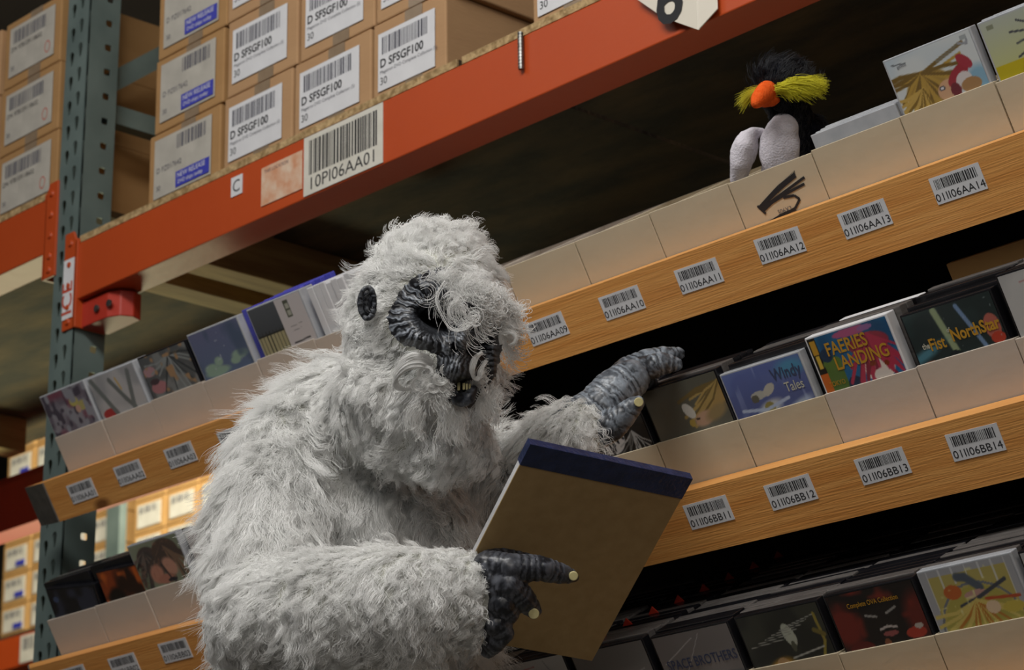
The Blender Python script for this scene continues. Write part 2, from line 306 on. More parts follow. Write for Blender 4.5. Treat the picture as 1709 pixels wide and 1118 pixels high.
# ------------------------------------------------------------------ cartons
def carton(px0, px1, z0, h, label, style, m=M_CARTON, y=2.53, dep=.30, jit=0, x=None, seed=0):
    if x is None:
        pb = lambda p: on_plane(p[0], p[1], (0, y, 0), (0, 1, 0))[0]
        x0, x1 = pb(px0), pb(px1)
    else: x0, x1 = x
    wd = x1-x0; t = empty('carton', label, 'box', 'cardboard cartons on the rack', ((x0+x1)/2, y+dep/2, z0))
    t.rotation_euler = (0, 0, jit); hx = wd/2; hy = dep/2
    MB().box((-hx, -hy, 0), (hx, hy, h-.001)).build('carton_body', m, t, bevel=.003)
    FM = lambda x_, z_, o=.0016: T((x_, -hy-o, z_)) @ FRONT
    tp = MB().box((-.022, 0, 0), (.022, .03, .0006)); tp.build('tape', M_TAPE, t, FM(.012, 0, .0004)); 
    MB().box((-.022, 0, 0), (.022, .022, .0006)).build('tape', M_TAPE, t, FM(.012, h-.024, .0004))
    r = random.Random(seed)
    if style == 'white':
        lw, lh = wd*.78, h*.70; lx, lz = -hx+wd*.08, h*.15
        lb = MB().box((0, 0, 0), (lw, lh, .0007)).build('shipping_label', M_PAPER, t, FM(lx, lz) @ Matrix.Rotation(r.uniform(-.015, .015), 4, 'Z'))
        barcode(lw*.80, lh*.30, M_INKGREY, lb, T((lw*.07, lh*.62, .001)), seed, 24)
        text('D SFSGF100', .0215, M_INK, lb, T((.005, lh*.40, .001)), thick=.0005)
        text('Magatron DVD Complete Collection (S)', .0088, M_INKGREY, lb, T((.005, lh*.29, .001)))
        text('30', .019, M_INK, lb, T((.005, lh*.10, .001)))
    elif style == 'blue':
        lw, lh = wd*.80, h*.78; lx, lz = -hx+wd*.09, h*.12
        lb = MB().box((0, 0, 0), (lw, lh, .0007)).build('shipping_label', M_PAPERD, t, FM(lx, lz))
        barcode(lw*.50, lh*.24, M_INKGREY, lb, T((lw*.40, lh*.70, .001)), seed, 14)
        text('D PZ017642', .015, M_INKGREY, lb, T((.008, lh*.42, .001)))
        text('30', .014, M_INKGREY, lb, T((.008, lh*.12, .001)))
        bl = MB().box((0, 0, 0), (lw*.58, lh*.26, .0006)).build('blue_sticker', M_BLUE, t, FM(lx+lw*.40, lz+lh*.04, .003)); bl['label'] = 'blue printed sticker'
        text('NEW RELEASE', .0135, M_PAPER, bl, T((.005, lh*.15, .001))); text('DVD ships today', .011, M_PAPER, bl, T((.007, lh*.045, .001)))
    elif style == 'left':
        lw, lh = wd*.80, h*.74; lx, lz = -hx+wd*.10, h*.14
        lb = MB().box((0, 0, 0), (lw, lh, .0007)).build('shipping_label', M_PAPERD, t, FM(lx, lz))
        barcode(lw*.72, lh*.26, M_INKGREY, lb, T((lw*.08, lh*.66, .001)), seed, 20)
        text('DN 978159118602', .0145, M_INK, lb, T((.006, lh*.50, .001)))
        text('30', .014, M_INKGREY, lb, T((.006, lh*.12, .001)))
        rg = MB()
        for i in range(20):
            a0, a1 = i/20*2*math.pi, (i+1)/20*2*math.pi
            rg.poly([(c*.010*math.cos(a), s*.013*math.sin(a), 0) for c, s, a in ((1, 1, a0), (1, 1, a1), (.8, .84, a1), (.8, .84, a0))])
        rg.build('pen_ring', M_INKRED, lb, T((lw*.86, lh*.22, .001)))
    return t
Z1 = 2.4425; HB = .1485
rowsA = [((247, 340), (366, 292), 'lowest'), ((258, 210), (372, 175), 'middle'), ((264, 95), (378, 60), 'upper'), ((268, 0), (384, -30), 'top')]
for i, (a, b, s) in enumerate(rowsA):
    carton(a, b, Z1+i*HB, HB, f'carton with blue sticker next to the green upright, {s} of its stack', 'blue', M_CARTON3, jit=0, seed=20+i)
for i, (a, b, s) in enumerate([((373, 283), (487, 240), 'lowest'), ((379, 165), (496, 125), 'second'), ((380, 40), (502, -5), 'third')]):
    carton(a, b, Z1+i*HB+.001, HB, f'carton with white barcode label beside the blue sticker stack, {s} from the beam', 'white', seed=40+i)
for i, (a, b, s) in enumerate([((491, 232), (619, 183), 'lowest'), ((501, 105), (625, 60), 'second')]):
    carton(a, b, Z1+i*HB, HB, f'carton above the 10PI06AA01 placard, {s} of its stack', 'white', seed=50+i)
for i, (a, b, s) in enumerate([((623, 180), (745, 133), 'lowest'), ((628, 55), (752, 8), 'second')]):
    carton(a, b, Z1+i*HB, HB, f'last carton of the row before the dark gap, {s} of its stack', 'white', seed=60+i)
carton((890, 48), (1010, 0), Z1, HB, 'carton behind the orange beam left of the sign with 6', 'white', y=2.53, seed=70)
Z2 = 2.565
for i, s in enumerate(('lowest', 'middle', 'topmost')):
    carton(None, None, Z2+i*.146, .146, f'carton with red pen mark left of the upright, {s} of three', 'left', x=(-4.215+.004*i, -3.995-.004*i), seed=80+i, m=M_CARTON3)
    carton(None, None, Z2+i*.146, .146, f'carton cut by the left picture edge, {s} of three', 'left', x=(-4.445, -4.225), seed=90+i)
for i, (x0, x1, zz, s) in enumerate(((-4.28, -4.0, 2.62, 'lower'), (-4.3, -4.0, 2.85, 'upper'))):
    pass
carton(None, None, 2.442, .19, 'brown carton deep in the rack behind the upright, lower one', 'plain', x=(-3.80, -3.50), y=3.0, m=M_CARTON3)
carton(None, None, 2.633, .17, 'brown carton deep in the rack behind the upright, upper one', 'plain', x=(-3.78, -3.50), y=3.02, m=M_CARTON3)
# ------------------------------------------------------------------ far rack across the next aisle
YB = 5.0
def fx(px, py): return on_plane(px, py, (0, YB, 0), (0, 1, 0))
fb = fx(20, 1063)[2]; 
tB = empty('rack_beam', 'orange beam of the far rack with white placard, at lower left', 'beam', 'orange rack beams', (-7.5, YB, fb-.12))
MB().box((-2.5, 0, .003), (4.5, .07, .12)).build('box_section', M_ORANGE, tB, bevel=.002)
q0, q1 = fx(35, 1075)[0], fx(78, 1060)[0]
pp = MB().box((0, 0, 0), (q1-q0, .10, .002)).build('location_placard', M_PAPERC, tB, T((q0+7.5, -.001, .012)) @ FRONT); pp['label'] = 'white placard with blurred barcode'
barcode((q1-q0)*.4, .045, M_INKGREY, pp, T((.02, .045, .0025)), 9, 9)
MB().box((-10, YB+.0, fb+.001), (-3, YB+.89, fb+.012)).build('rack_deck', M_OSB); tag(bpy.data.objects['rack_deck.002'], 'strand board decking of the far rack under the bright cartons', 'decking', 'rack decking')
xg = fx(200, 880)[0]
g2 = empty('upright_frame', 'thin green upright of the far rack between bright cartons', 'rack frame', 'rack upright frames', (xg, YB-.03, 0))
MB().box((-.04, 0, 0), (.04, .03, 4.6)).build('column', M_GREEN, g2)
MB().box((-.04, .93, 0), (.04, 1.0, 4.6)).build('column', M_GREEN, g2)
proto = None; bw, bh = .186, .118; k = 0
def far_carton(x, z, blue, lab):
    t = empty('carton', lab, 'box', 'bright cartons on the far rack', (x, YB+.2, z))
    MB().box((-bw/2+.002, -.17, 0), (bw/2-.002, .17, bh-.002)).build('carton_body', M_CARTON2, t, bevel=.003)
    lb = MB().box((-bw*.38, .02, 0), (bw*.36, bh*.86, .002)).build('shipping_label', M_PAPERC, t, T((0, -.1705, 0)) @ FRONT)
    barcode(bw*.5, bh*.2, M_INKGREY, lb, T((-bw*.3, bh*.6, .003)), 5, 8)
    if blue: MB().box((-.0, .026, .0025), (bw*.32, .046, .004)).build('blue_sticker', M_BLUE, t, T((0, -.1705, 0)) @ FRONT)
    return t
pA = far_carton(0, 0, True, ''); pC = far_carton(0, 0, False, ''); usedp = set()
def far_copy(src, x, z, lab):
    if src.name not in usedp: usedp.add(src.name); src.location = (x, YB+.2, z); src['label'] = lab; return
    r = src.copy(); COL.objects.link(r); r.location = (x, YB+.2, z); r['label'] = lab
    for ch in list(src.children):
        c = ch.copy(); COL.objects.link(c); c.parent = r
        for g in ch.children: d = g.copy(); COL.objects.link(d); d.parent = c
ORD = ['first', 'second', 'third', 'fourth', 'fifth', 'sixth', 'seventh', 'eighth']
for side in (-1, 1):
    for i in range(4 if side < 0 else 5):
        x = xg + side*(.04+bw/2+.004+i*(bw+.006))
        for j in range(7):
            far_copy(pA if (side < 0 and i > 0) or (j == 3 and i == 0 and side < 0) else pC, x, fb+.013+j*bh, f'bright far-rack carton, {ORD[j]} row above the beam, {ORD[i]} column {"left" if side < 0 else "right"} of the thin green upright')
# ------------------------------------------------------------------ slanted shelves
TILT = math.radians(30); SN, CN = math.sin(TILT), math.cos(TILT)
YS = 2.367; PITCH = .145
def XN(n): return -1.755 + (n-14)*PITCH
ZS = [1.915, 1.591, 1.267]
def SM(k, x=0, a=0, b=0):      # matrix of the slanted frame of shelf k: local x, a (into the shelf), b (up along the tray front)
    return T((x, YS+a*CN-b*SN, ZS[k]+a*SN+b*CN)) @ Matrix.Rotation(TILT, 4, 'X')
XL = [-3.737, -3.755, -3.74]; XR = -1.0
LV = ['upper', 'middle', 'bottom']; CODE = ['AA', 'BB', 'CC']
for k in range(3):
    o = MB(); xl = XL[k]; L = XR-xl
    h0, h1 = .074, .092; mit = .108 if k == 0 else .055
    pf = [(0, 0, -h0), (L, 0, -h1), (L, 0, 0), (0, 0, 0)]; pb_ = [(-mit, .038, -h0), (L, .038, -h1), (L, .038, 0), (-mit, .038, 0)]
    n = 0; o.v = pf + pb_; o.f = [(0, 1, 2, 3), (7, 6, 5, 4), (0, 4, 5, 1), (3, 2, 6, 7), (1, 5, 6, 2)]
    bd = o.build('shelf_front_board', M_WOOD, None, SM(k, xl)); tag(bd, [
        'pine front board of the upper slanted shelf, stickers ending AA', 'pine front board of the middle slanted shelf, stickers ending BB', 'pine front board of the lowest slanted shelf, below the trays'][k], 'shelf board', 'slanted shelf boards')
    e = MB(); e.prism([(0, 0, -h0), (0, 0, 0), (-mit, .038, 0), (-mit, .038, -h0)], (-.0012, -.0022, 0)); ee = e.build('cut_end', M_DARKEND, bd); ee['label'] = 'grey mitred end'
    for n in range(1, 18):
        x = XN(n)-xl
        if x < 0 or x > L-.05: continue
        r = random.Random(n*7+k*100)
        lb = MB().box((-.0375, -.017, 0), (.0375, .017, .0006)).build('location_sticker', M_PAPER, bd,
            T((x+r.uniform(-.004, .004), -.0002, -.0335+r.uniform(-.003, .002))) @ FRONT @ Matrix.Rotation(r.uniform(-.02, .02), 4, 'Z'))
        lb['label'] = 'white sticker reading 01II06%s%02d' % (CODE[k], n)
        barcode(.062, .0125, M_INK, lb, T((-.0315, .001, .0008)), 300+k*20+n, 26)
        text('01II06%s%02d' % (CODE[k], n), .0138, M_INK, lb, T((0, -.0135, .0008)), align='CENTER', sx=1.12)
    pn = MB().box((0, .038, -.068), (L, .46, -.055)).build('pegboard_shelf', M_PEG, None, SM(k, xl)); tag(pn, f'dark slanted pegboard shelf behind the {LV[k]} pine board', 'shelf', 'slanted pegboard shelves')
    # rows of small peg holes on the underside: solid black discs paint the dark inside each
    pg = MB()
    for ix in range(int(L/.035)):
        for iy in range(11):
            pg.cyl((.02+ix*.035, .06+iy*.037, -.0682), (0, 0, -1), .003, .0006, 6)
    pgo = pg.build('peg_holes', M_VOID, pn); pgo['kind'] = 'stuff'
for x, s in ((-3.36, 'behind the costume'), (-1.1, 'beyond the right picture edge')):
    tag(MB().box((x, YS+.445, 0), (x+.04, YS+.49, 2.33)).build('support_post', M_WOODPALE), f'pine post carrying the slanted shelves {s}', 'post', 'shelf support posts')
bk = MB().box((-3.40, YS+.428, .9), (-1.0, YS+.440, 2.02)).build('pegboard', M_PEG); tag(bk, 'dark pegboard sheet closing the rear of the slanted shelves', 'board')
bh_ = MB()
for ix in range(66):
    for iz in range(30): bh_.cyl((-3.38+ix*.036, YS+.428, .93+iz*.036), (0, -1, 0), .0035, .0006, 6)  # solid black discs painted for the dark inside the holes
bo = bh_.build('peg_holes', M_VOID, bk); bo['kind'] = 'stuff'
# trays
def tray_mesh(wd, dep, hb, hf, hbk):
    m = MB(); t = .0025; x = wd/2
    m.box((-x, 0, hb), (x, t, hf)); m.box((-x, dep-t, hb), (x, dep, hbk)); m.box((-x, t, hb), (x, dep-t, hb+t))
    for s in (-1, 1):
        xa, xb = (s*x, s*(x-t)); pts = [(xa, t, hb+t), (xa, t, hf), (xa, .09, hbk), (xa, dep-t, hbk), (xa, dep-t, hb+t)]
        m.prism(pts, (xb-xa, 0, 0))
    return m
tm = [tray_mesh(.1432, .40, -.0545, .064, .055).me('cardboard_tray', .0008) for _ in range(2)]
tm[0].materials.append(M_TRAY); tm[1].materials.append(M_TRAY2)
TRAYS = {}
for k in range(3):
    for n in range(1, 18):
        x = XN(n)
        if x < XL[k]+.05 or x > XR-.06: continue
        if k == 2 and n < 4: continue
        r = random.Random(k*50+n); me = tm[1] if (n > 8 and not (k == 1 and n >= 13)) else tm[0]
        o = link('cardboard_tray', me, None, None, SM(k, x+r.uniform(-.0006, .0006), .0395+r.uniform(0, .0012), r.uniform(-.0004, .003) if r.random() > .3 else 0))
        tag(o, ('aged' if me is tm[1] else 'white') + f' cardboard tray above the sticker ending {CODE[k]}{n:02d}', 'tray', f'cardboard trays on the {LV[k]} slanted shelf'); TRAYS[(k, n)] = o
# scribble on tray AA12
tr = TRAYS[(0, 12)]; sb = MB(); r = random.Random(4)
def stroke(b, pts, wd, z=0):
    pts = [np.array(p, float) for p in pts]
    for a, c in zip(pts[:-1], pts[1:]):
        d = nrm(c-a); nn = np.array([-d[1], d[0]])*wd/2
        b.poly([(*(a+nn), z), (*(a-nn), z), (*(c-nn), z), (*(c+nn), z)])
zc = 0
for i in range(15):
    t = i/14; zc += 2e-6; stroke(sb, [(-.004+.034*t, .008+.013*t), (-.001+.034*t, .017+.011*t)], .0011, zc)
for pts in ([(-.042, -.001), (-.02, .008), (.0, .016), (.032, .024)], [(-.042, -.003), (-.02, .005), (.0, .012), (.032, .021)], [(-.040, -.004), (-.01, .003), (.02, .010), (.044, .0155)], [(-.04, -.008), (-.02, -.001), (.01, .004), (.04, .0075)], [(-.044, .0015), (-.036, -.012)],
            [(.0, .0), (.018, -.002), (.024, -.009), (.012, -.018), (-.012, -.022), (-.040, -.028)], [(-.036, -.024), (-.01, -.020), (.012, -.019)]):
    zc += 2e-6; stroke(sb, pts, .0036, zc)
sb.build('marker_scribble', M_INK, tr, T((.005, -.0006, .022)) @ FRONT)
text('S06X2', .009, M_INKGREY, tr, T((-.012, -.0006, .003)) @ FRONT, name='stamp')
# ------------------------------------------------------------------ printed covers
def hsh(x, y, s=0):
    h = np.sin(x*127.1 + y*311.7 + s*74.7)*43758.5453; return h - np.floor(h)
def vnoise(x, y, s=0):
    xi, yi = np.floor(x), np.floor(y); fx_, fy_ = x-xi, y-yi; fx_ = fx_*fx_*(3-2*fx_); fy_ = fy_*fy_*(3-2*fy_)
    a, b, c, d = hsh(xi, yi, s), hsh(xi+1, yi, s), hsh(xi, yi+1, s), hsh(xi+1, yi+1, s)
    return a*(1-fx_)*(1-fy_)+b*fx_*(1-fy_)+c*(1-fx_)*fy_+d*fx_*fy_
class Art:
    def __init__(s, U, V): s.U, s.V = U, V; s.c = np.zeros(U.shape+(3,)); s.c[:] = .5
    def col(s, c): return np.array([int(c[i:i+2], 16)/255 for i in (0, 2, 4)])
    def mix(s, m, c): m = np.clip(m, 0, 1)[..., None]; s.c = s.c*(1-m) + s.col(c)*m; return s
    def fill(s, c): s.c[:] = s.col(c); return s
    def grad(s, c0, c1): t = np.clip((s.V-.6)/.4, 0, 1)[..., None]; s.c = s.col(c0)*(1-t)+s.col(c1)*t; return s
    def ell(s, x, y, rx, ry, c, rot=0, soft=.08, a=1):
        dx, dy = s.U-x, (s.V-y)*1.4; cr, sr = math.cos(rot), math.sin(rot); X, Y = dx*cr+dy*sr, -dx*sr+dy*cr
        return s.mix(a*(1-np.sqrt((X/rx)**2+(Y/(ry*1.4))**2))/soft+.0, c)
    def line(s, pts, wd, c, a=1):
        for (x0, y0), (x1, y1) in zip(pts[:-1], pts[1:]):
            dx, dy = x1-x0, (y1-y0)*1.4; px, py = s.U-x0, (s.V-y0)*1.4; t = np.clip((px*dx+py*dy)/(dx*dx+dy*dy+1e-9), 0, 1)
            d = np.hypot(px-t*dx, py-t*dy); s.mix(a*(wd-d)/(wd*.4), c)
        return s
    def rect(s, x0, y0, x1, y1, c, a=1): return s.mix(a*((s.U >= x0) & (s.U <= x1) & (s.V >= y0) & (s.V <= y1)), c)
    def noise(s, f, c, lo=.5, hi=.7, a=1, seed=0, fy=None): n = vnoise(s.U*f, s.V*(fy or f*1.4), seed); return s.mix(a*(n-lo)/(hi-lo), c)
    def hair(s, x, y, n, L, c, c2, a0=-2.6, a1=-.5, seed=0, wd=.022):
        r = random.Random(seed)
        for i in range(n):
            a = a0+(a1-a0)*i/max(1, n-1)+r.uniform(-.1, .1); l = L*r.uniform(.7, 1.1); b = a+r.uniform(-.35, .35)
            p = [(x, y), (x+math.cos(a)*l*.5, y+math.sin(a)*l*.36), (x+math.cos(a)*l*.5+math.cos(b)*l*.5, y+math.sin(a)*l*.36+math.sin(b)*l*.36)]
            s.line(p, wd*r.uniform(.6, 1.1), c if r.random() < .6 else c2)
        return s
def a_mottle(a): a.fill('6d6570').noise(7, '8d8a92', .4, .7).noise(14, '4a4450', .5, .7, 1, 3).noise(5, '7a4a58', .6, .8, .7, 5); a.ell(.66, .86, .10, .05, 'b8ac60').ell(.82, .8, .13, .05, 'b0a468').ell(.7, .78, .06, .04, 'c09a88').noise(9, '909098', .62, .7, .6, 9)
def a_grey(a):
    a.fill('b4b2b2').noise(5, '9a9a9c', .4, .8); a.ell(.2, .64, .17, .05, 'a83a38')
    a.line([(.05, .98), (.35, .6)], .05, '6f7472').line([(.42, .93), (.62, .72), (.74, .62)], .045, '6a6e6c').line([(.85, .95), (.78, .78), (.72, .62)], .05, '707472').line([(.55, .93), (.6, .82)], .02, 'c0a060')
def a_strokes(a): a.fill('57595a').noise(8, '7b7d7c', .45, .7); a.ell(.12, .86, .13, .05, 'a88488').ell(.2, .7, .17, .06, 'a87478').ell(.15, .76, .1, .03, '4a3c40'); a.hair(.6, .95, 14, .5, '3c4042', '8a8f8e', -3, 0, 2, .018).noise(12, 'a08060', .72, .8, .7, 4)
def a_sky(a): a.grad('5d6b86', '666a88'); [a.ell(x, y, rx, ry, '8da594', soft=.35) for x, y, rx, ry in ((.2, .66, .16, .05), (.38, .7, .1, .05), (.82, .7, .2, .05), (.7, .66, .12, .04), (.3, .62, .3, .05))]; a.noise(22, 'b8c0c8', .9, .97, .8); a.noise(6, '4c5a70', .6, .8, .5, 2)
def a_fence(a):
    a.grad('3c4044', '55585c'); a.rect(0, .55, .52, .74, 'a49c78'); a.rect(0, .735, .52, .75, '2c2c2a')
    for i in range(8): a.rect(.03+i*.066, .55, .042+i*.066, .78, '33322e')
    a.rect(.52, 0, 1, 1, 'c6bfbe'); a.rect(.66, .82, .76, .97, '55584c'); a.rect(.68, .84, .74, .88, 'a8a89a'); a.rect(.68, .9, .74, .94, 'a8a89a'); a.line([(.64, .74), (.86, .75)], .005, '8f8a8a'); a.line([(.64, .70), (.82, .71)], .005, '8f8a8a'); a.line([(.6, .6), (.9, .61)], .012, '4c4848')
def a_blond(a):
    a.fill('c4cacb').noise(4, 'aebcc6', .4, .8); a.ell(.93, .68, .2, .12, '7fa6bd', soft=.5)
    a.ell(.38, .7, .3, .16, '9a7d3c').hair(.35, .84, 26, .5, 'a8893e', '6f5727', -3.3, .2, 5, .026).hair(.3, .74, 12, .4, 'b89a50', '7a6028', -2.9, -1.2, 8, .02)
    a.ell(.56, .68, .13, .07, 'c29a78', .3).ell(.5, .70, .035, .018, '4a4a52').ell(.5, .7, .015, .01, 'd0d0d4')
    a.ell(.72, .75, .16, .05, '94303a', .5).ell(.83, .82, .1, .04, '9a3540', -.8).ell(.76, .70, .1, .06, 'c9c4c4', .4).ell(.82, .66, .12, .05, 'a07c54').ell(.64, .66, .06, .05, '6c2c34')
    a.line([(.55, .88), (.72, .91), (.84, .94)], .016, '77705e').line([(.84, .94), (.93, .92), (.94, .95)], .015, '8e9298').line([(.06, .96), (.22, .945)], .008, '5a5e62').rect(.88, .95, .95, .98, '9aa0a2')
    a.line([(0, .8), (.1, .8)], .004, '606468')
def a_spikes(a):
    a.grad('b8bc7a', 'aab0a4'); a.rect(0, .0, 1, .70, 'b8a820')
    r = random.Random(3)
    for i in range(18):
        t = -3.6+i*.26; l = r.uniform(.35, .6); a.line([(.75, .82), (.75+math.cos(t)*l*.6, .82+math.sin(t)*l*.4)], .03, '4d5058').line([(.75+math.cos(t)*l*.6, .82+math.sin(t)*l*.4), (.75+math.cos(t)*l, .82+math.sin(t)*l*.68)], .012, '44474e')
    a.ell(.75, .82, .22, .1, '565a62'); a.rect(.06, .94, .14, .97, '80846e')
def a_dark(a): a.fill('15151a').noise(6, '2c3040', .6, .8).ell(.3, .66, .2, .03, '6b5c50', .3).ell(.14, .9, .06, .03, '3c4a68')
def a_amber(a): a.fill('2a140c').noise(5, '8a3c16', .45, .75).noise(9, 'b85a20', .65, .85, .7, 2).noise(4, '120806', .5, .7, 1, 5)
def a_two(a):
    a.fill('7e8570').noise(4, '8d9480', .4, .8)
    a.ell(.3, .84, .24, .13, '4c4240').hair(.28, .92, 16, .45, '45403e', '6b5f58', -2.7, -.6, 3, .03).ell(.68, .87, .28, .13, '54453c').hair(.68, .95, 20, .5, '4e423c', '7a6250', -2.7, -.4, 6, .03)
    a.ell(.36, .70, .16, .10, 'b5806c', .3, .3).ell(.66, .74, .17, .09, 'b98a76', -.5, .3).ell(.5, .64, .2, .05, 'aa7462', 0, .3).line([(.5, .8), (.6, .64)], .02, '40383a').ell(.62, .62, .1, .02, '2c2a30').noise(20, '9a6a58', .7, .9, .3)
def a_small(a): a.fill('c4c0bf'); a.rect(.25, .72, .8, .86, '3c2420'); a.noise(9, 'b8542c', .5, .6, .0); a.ell(.5, .8, .2, .04, 'c07030').ell(.4, .7, .2, .04, '8a3a58').line([(.05, .94), (.5, .95)], .03, '8f7c7c').ell(.6, .66, .15, .04, '6c2c40')
def a_manga(a):
    a.fill('b8a98c'); m = ((np.floor(a.U*12)+np.floor(a.V*18)) % 2 == 0)*((np.abs((a.U*12) % 1-.5)+np.abs((a.V*18) % 1-.5)) < .38); a.mix(m*1.0, '6a4c3c')
    a.rect(0, .93, 1, 1, '22251f'); a.ell(.55, .64, .34, .10, 'a89a40').ell(.6, .66, .26, .08, '7a8c48').ell(.62, .62, .16, .05, 'c08c60').ell(.5, .6, .08, .04, '8a3a28')
def a_face(a): a.fill('121214'); a.ell(.48, .73, .2, .12, 'b9b6b4').hair(.4, .88, 14, .34, '0e0e10', '26262a', -2.4, -.5, 4, .02); a.ell(.42, .76, .035, .015, '222226').ell(.56, .75, .035, .015, '222226').hair(.8, .75, 10, .3, '9a9a98', '5a5a58', -2.5, -.7, 9, .012)
def a_profile(a):
    a.fill('57564c').noise(3, '6c6a5e', .4, .8); a.ell(.98, .86, .35, .08, '8d7440', .4, .4).ell(.9, .8, .28, .07, 'a08450', .5, .4).hair(1.0, .93, 14, .6, 'a38a52', '6c5a34', -3.1, -2.3, 5, .02)
    a.ell(.66, .70, .16, .06, 'b49278', .2, .3).ell(.58, .71, .03, .01, '3c3430').ell(.5, .78, .06, .07, 'c6c4bc', .6).ell(.49, .69, .04, .03, 'a89048').ell(.84, .72, .2, .06, '8f7c56', .3, .5)
def a_windy(a):
    a.grad('4b5480', '5866a0').noise(4, '6878ac', .5, .8); a.ell(.85, .93, .25, .08, '4a86a8', 0, .6).ell(.45, .70, .2, .06, 'b4b8bc', .2, .5).ell(.8, .66, .25, .05, '9ea8bc', .3, .6).ell(.3, .62, .3, .04, '8892b4', 0, .6)
    a.ell(.36, .80, .11, .03, 'a8a8a0').ell(.5, .82, .09, .035, 'b0ada2', .5).ell(.44, .70, .07, .04, '8a8048').ell(.3, .78, .05, .03, '5a584c').line([(.1, .72), (.4, .69), (.7, .73)], .02, 'a8b4cc').noise(20, 'aab8d8', .8, .95, .5, 4, 6)
def a_red(a):
    a.fill('1c5f8c').noise(6, '17466c', .5, .8); a.rect(0, 0, .10, 1, '18140c'); a.noise(0.01, '000000', 2, 3); a.rect(0, .5, .1, .74, 'c06018'); a.rect(.015, .88, .085, .98, 'b88c28'); a.rect(.03, .78, .07, .87, 'c8a83c')
    a.rect(.1, .5, .3, .78, '4f6a2c'); a.ell(.2, .8, .12, .05, '55702e'); a.ell(.16, .86, .08, .05, '18304a').ell(.38, .62, .09, .06, '122c44')
    a.ell(.72, .70, .2, .12, 'd8ccc2').ell(.70, .86, .26, .08, '8a2c3c').hair(.72, .92, 26, .52, 'a83048', '7c2034', -2.5, -.6, 4, .024).ell(.66, .72, .04, .02, '7a3010').ell(.82, .70, .035, .02, '7a3010').ell(.72, .63, .10, .05, 'd6cbc2').ell(.55, .97, .25, .03, 'a85078').ell(.72, .97, .1, .02, '8c6090')
def a_fist(a):
    a.fill('1e2b2b').noise(4, '2c4040', .5, .8); a.line([(.35, .98), (.47, .6)], .045, '8d9c78').line([(.6, .97), (.8, .6)], .028, '6c86a8').ell(.1, .72, .35, .05, '4a7c8c', .3, .7).ell(.7, .63, .4, .035, '3f6e7c', -.1, .6)
    a.ell(.12, .64, .09, .035, 'b87860').ell(.15, .61, .08, .03, 'a8523c').ell(.9, .78, .09, .09, 'a85c50').ell(.92, .70, .08, .04, 'b03c28').ell(.42, .66, .08, .04, '141c1e').noise(25, 'a8b0b0', .93, .98, .6)
def a_white(a): a.fill('b4b4b2').noise(4, '9c9c9c', .5, .9); a.line([(.3, .86), (.34, .66)], .012, '888888').line([(.2, .93), (.55, .95)], .01, 'a87878').line([(.7, .98), (.9, .7)], .008, '8a8a8a')
def a_greycov(a): a.fill('74716e').noise(3, '8a8784', .4, .8); a.line([(.1, .75), (.5, .72), (.9, .8)], .01, '9a9896').ell(.4, .7, .25, .05, '8a8c90', .2, .5)
def a_space(a): a.fill('726c6a').noise(3, '86807e', .4, .8); a.ell(.6, .60, .6, .07, '3b4048', .1, .5); a.line([(.05, .8), (.5, .95)], .006, 'a8a4a2').line([(.3, .72), (.6, .97)], .005, 'a4a09e')
def a_gold(a):
    a.fill('23241f').noise(5, '34352c', .5, .8); a.ell(.55, .82, .07, .09, 'a8ac9c', .3).ell(.56, .74, .03, .04, '4e5040'); a.ell(.34, .62, .2, .07, '9a7428', .2, .4).ell(.36, .63, .08, .05, 'b08c60').line([(.92, .93), (.94, .74), (.86, .62)], .02, '8a7c34').line([(.86, .82), (.96, .78)], .03, '6c602c')
    for i in range(6): a.line([(.05+.1*i, .78+.02*i), (.5+.08*i, .8+.025*i)], .006, '8f9088', .7)
    a.line([(.5, .66), (.9, .7)], .012, 'a8a8a0', .7)
def a_ova(a):
    a.fill('160f0e'); a.ell(.1, .78, .26, .2, '6c2218', .2, .5).ell(.95, .78, .2, .2, '5e1f16', -.2, .5).noise(10, '822a1c', .6, .8, .5).ell(.52, .72, .26, .22, '1a1310', 0, .3)
    a.line([(.36, .83), (.48, .81)], .014, '8a8884').line([(.6, .82), (.72, .85)], .014, '8a8884').line([(.47, .72), (.56, .735), (.66, .72)], .014, 'b0a8a4').ell(.57, .685, .09, .02, '8a4c4a').ell(.85, .66, .12, .04, 'a03828').ell(.9, .70, .05, .02, 'a8a098').ell(.2, .62, .15, .05, '5a1a14').ell(.5, .62, .04, .04, '7c4a30').ell(.4, .9, .3, .05, '0c0a0a', 0, .8)
def a_witch(a):
    a.fill('9a9ca0').rect(.07, .5, .93, .96, 'a89c58'); d = np.hypot(a.U-.5, (a.V-.55)*1.4)
    a.mix((np.abs(d-.46) < .012)*1.0, '6c7074').mix((d < .43)*1.0, 'a09848'); a.mix((np.abs(((a.U*7) % 1)-.5) < .07)*(d > .5)*(a.V > .6)*((a.U > .07) & (a.U < .93))*.7, 'c8cacc')
    a.line([(.38, .93), (.46, .92), (.58, .84)], .05, '4c5560').ell(.52, .80, .14, .03, 'b08a80').line([(.32, .74), (.5, .77), (.86, .86)], .022, '3c4048').ell(.28, .84, .10, .05, 'b05c28').hair(.5, .76, 18, .5, 'c2b060', 'a8702c', -2.8, -.3, 8, .022).ell(.64, .70, .08, .045, 'd0b898').line([(.6, .76), (.95, .74)], .018, 'a84a28').ell(.85, .68, .12, .04, 'b8a848').noise(20, 'd0cc90', .85, .95, .7)
COVERS = {}
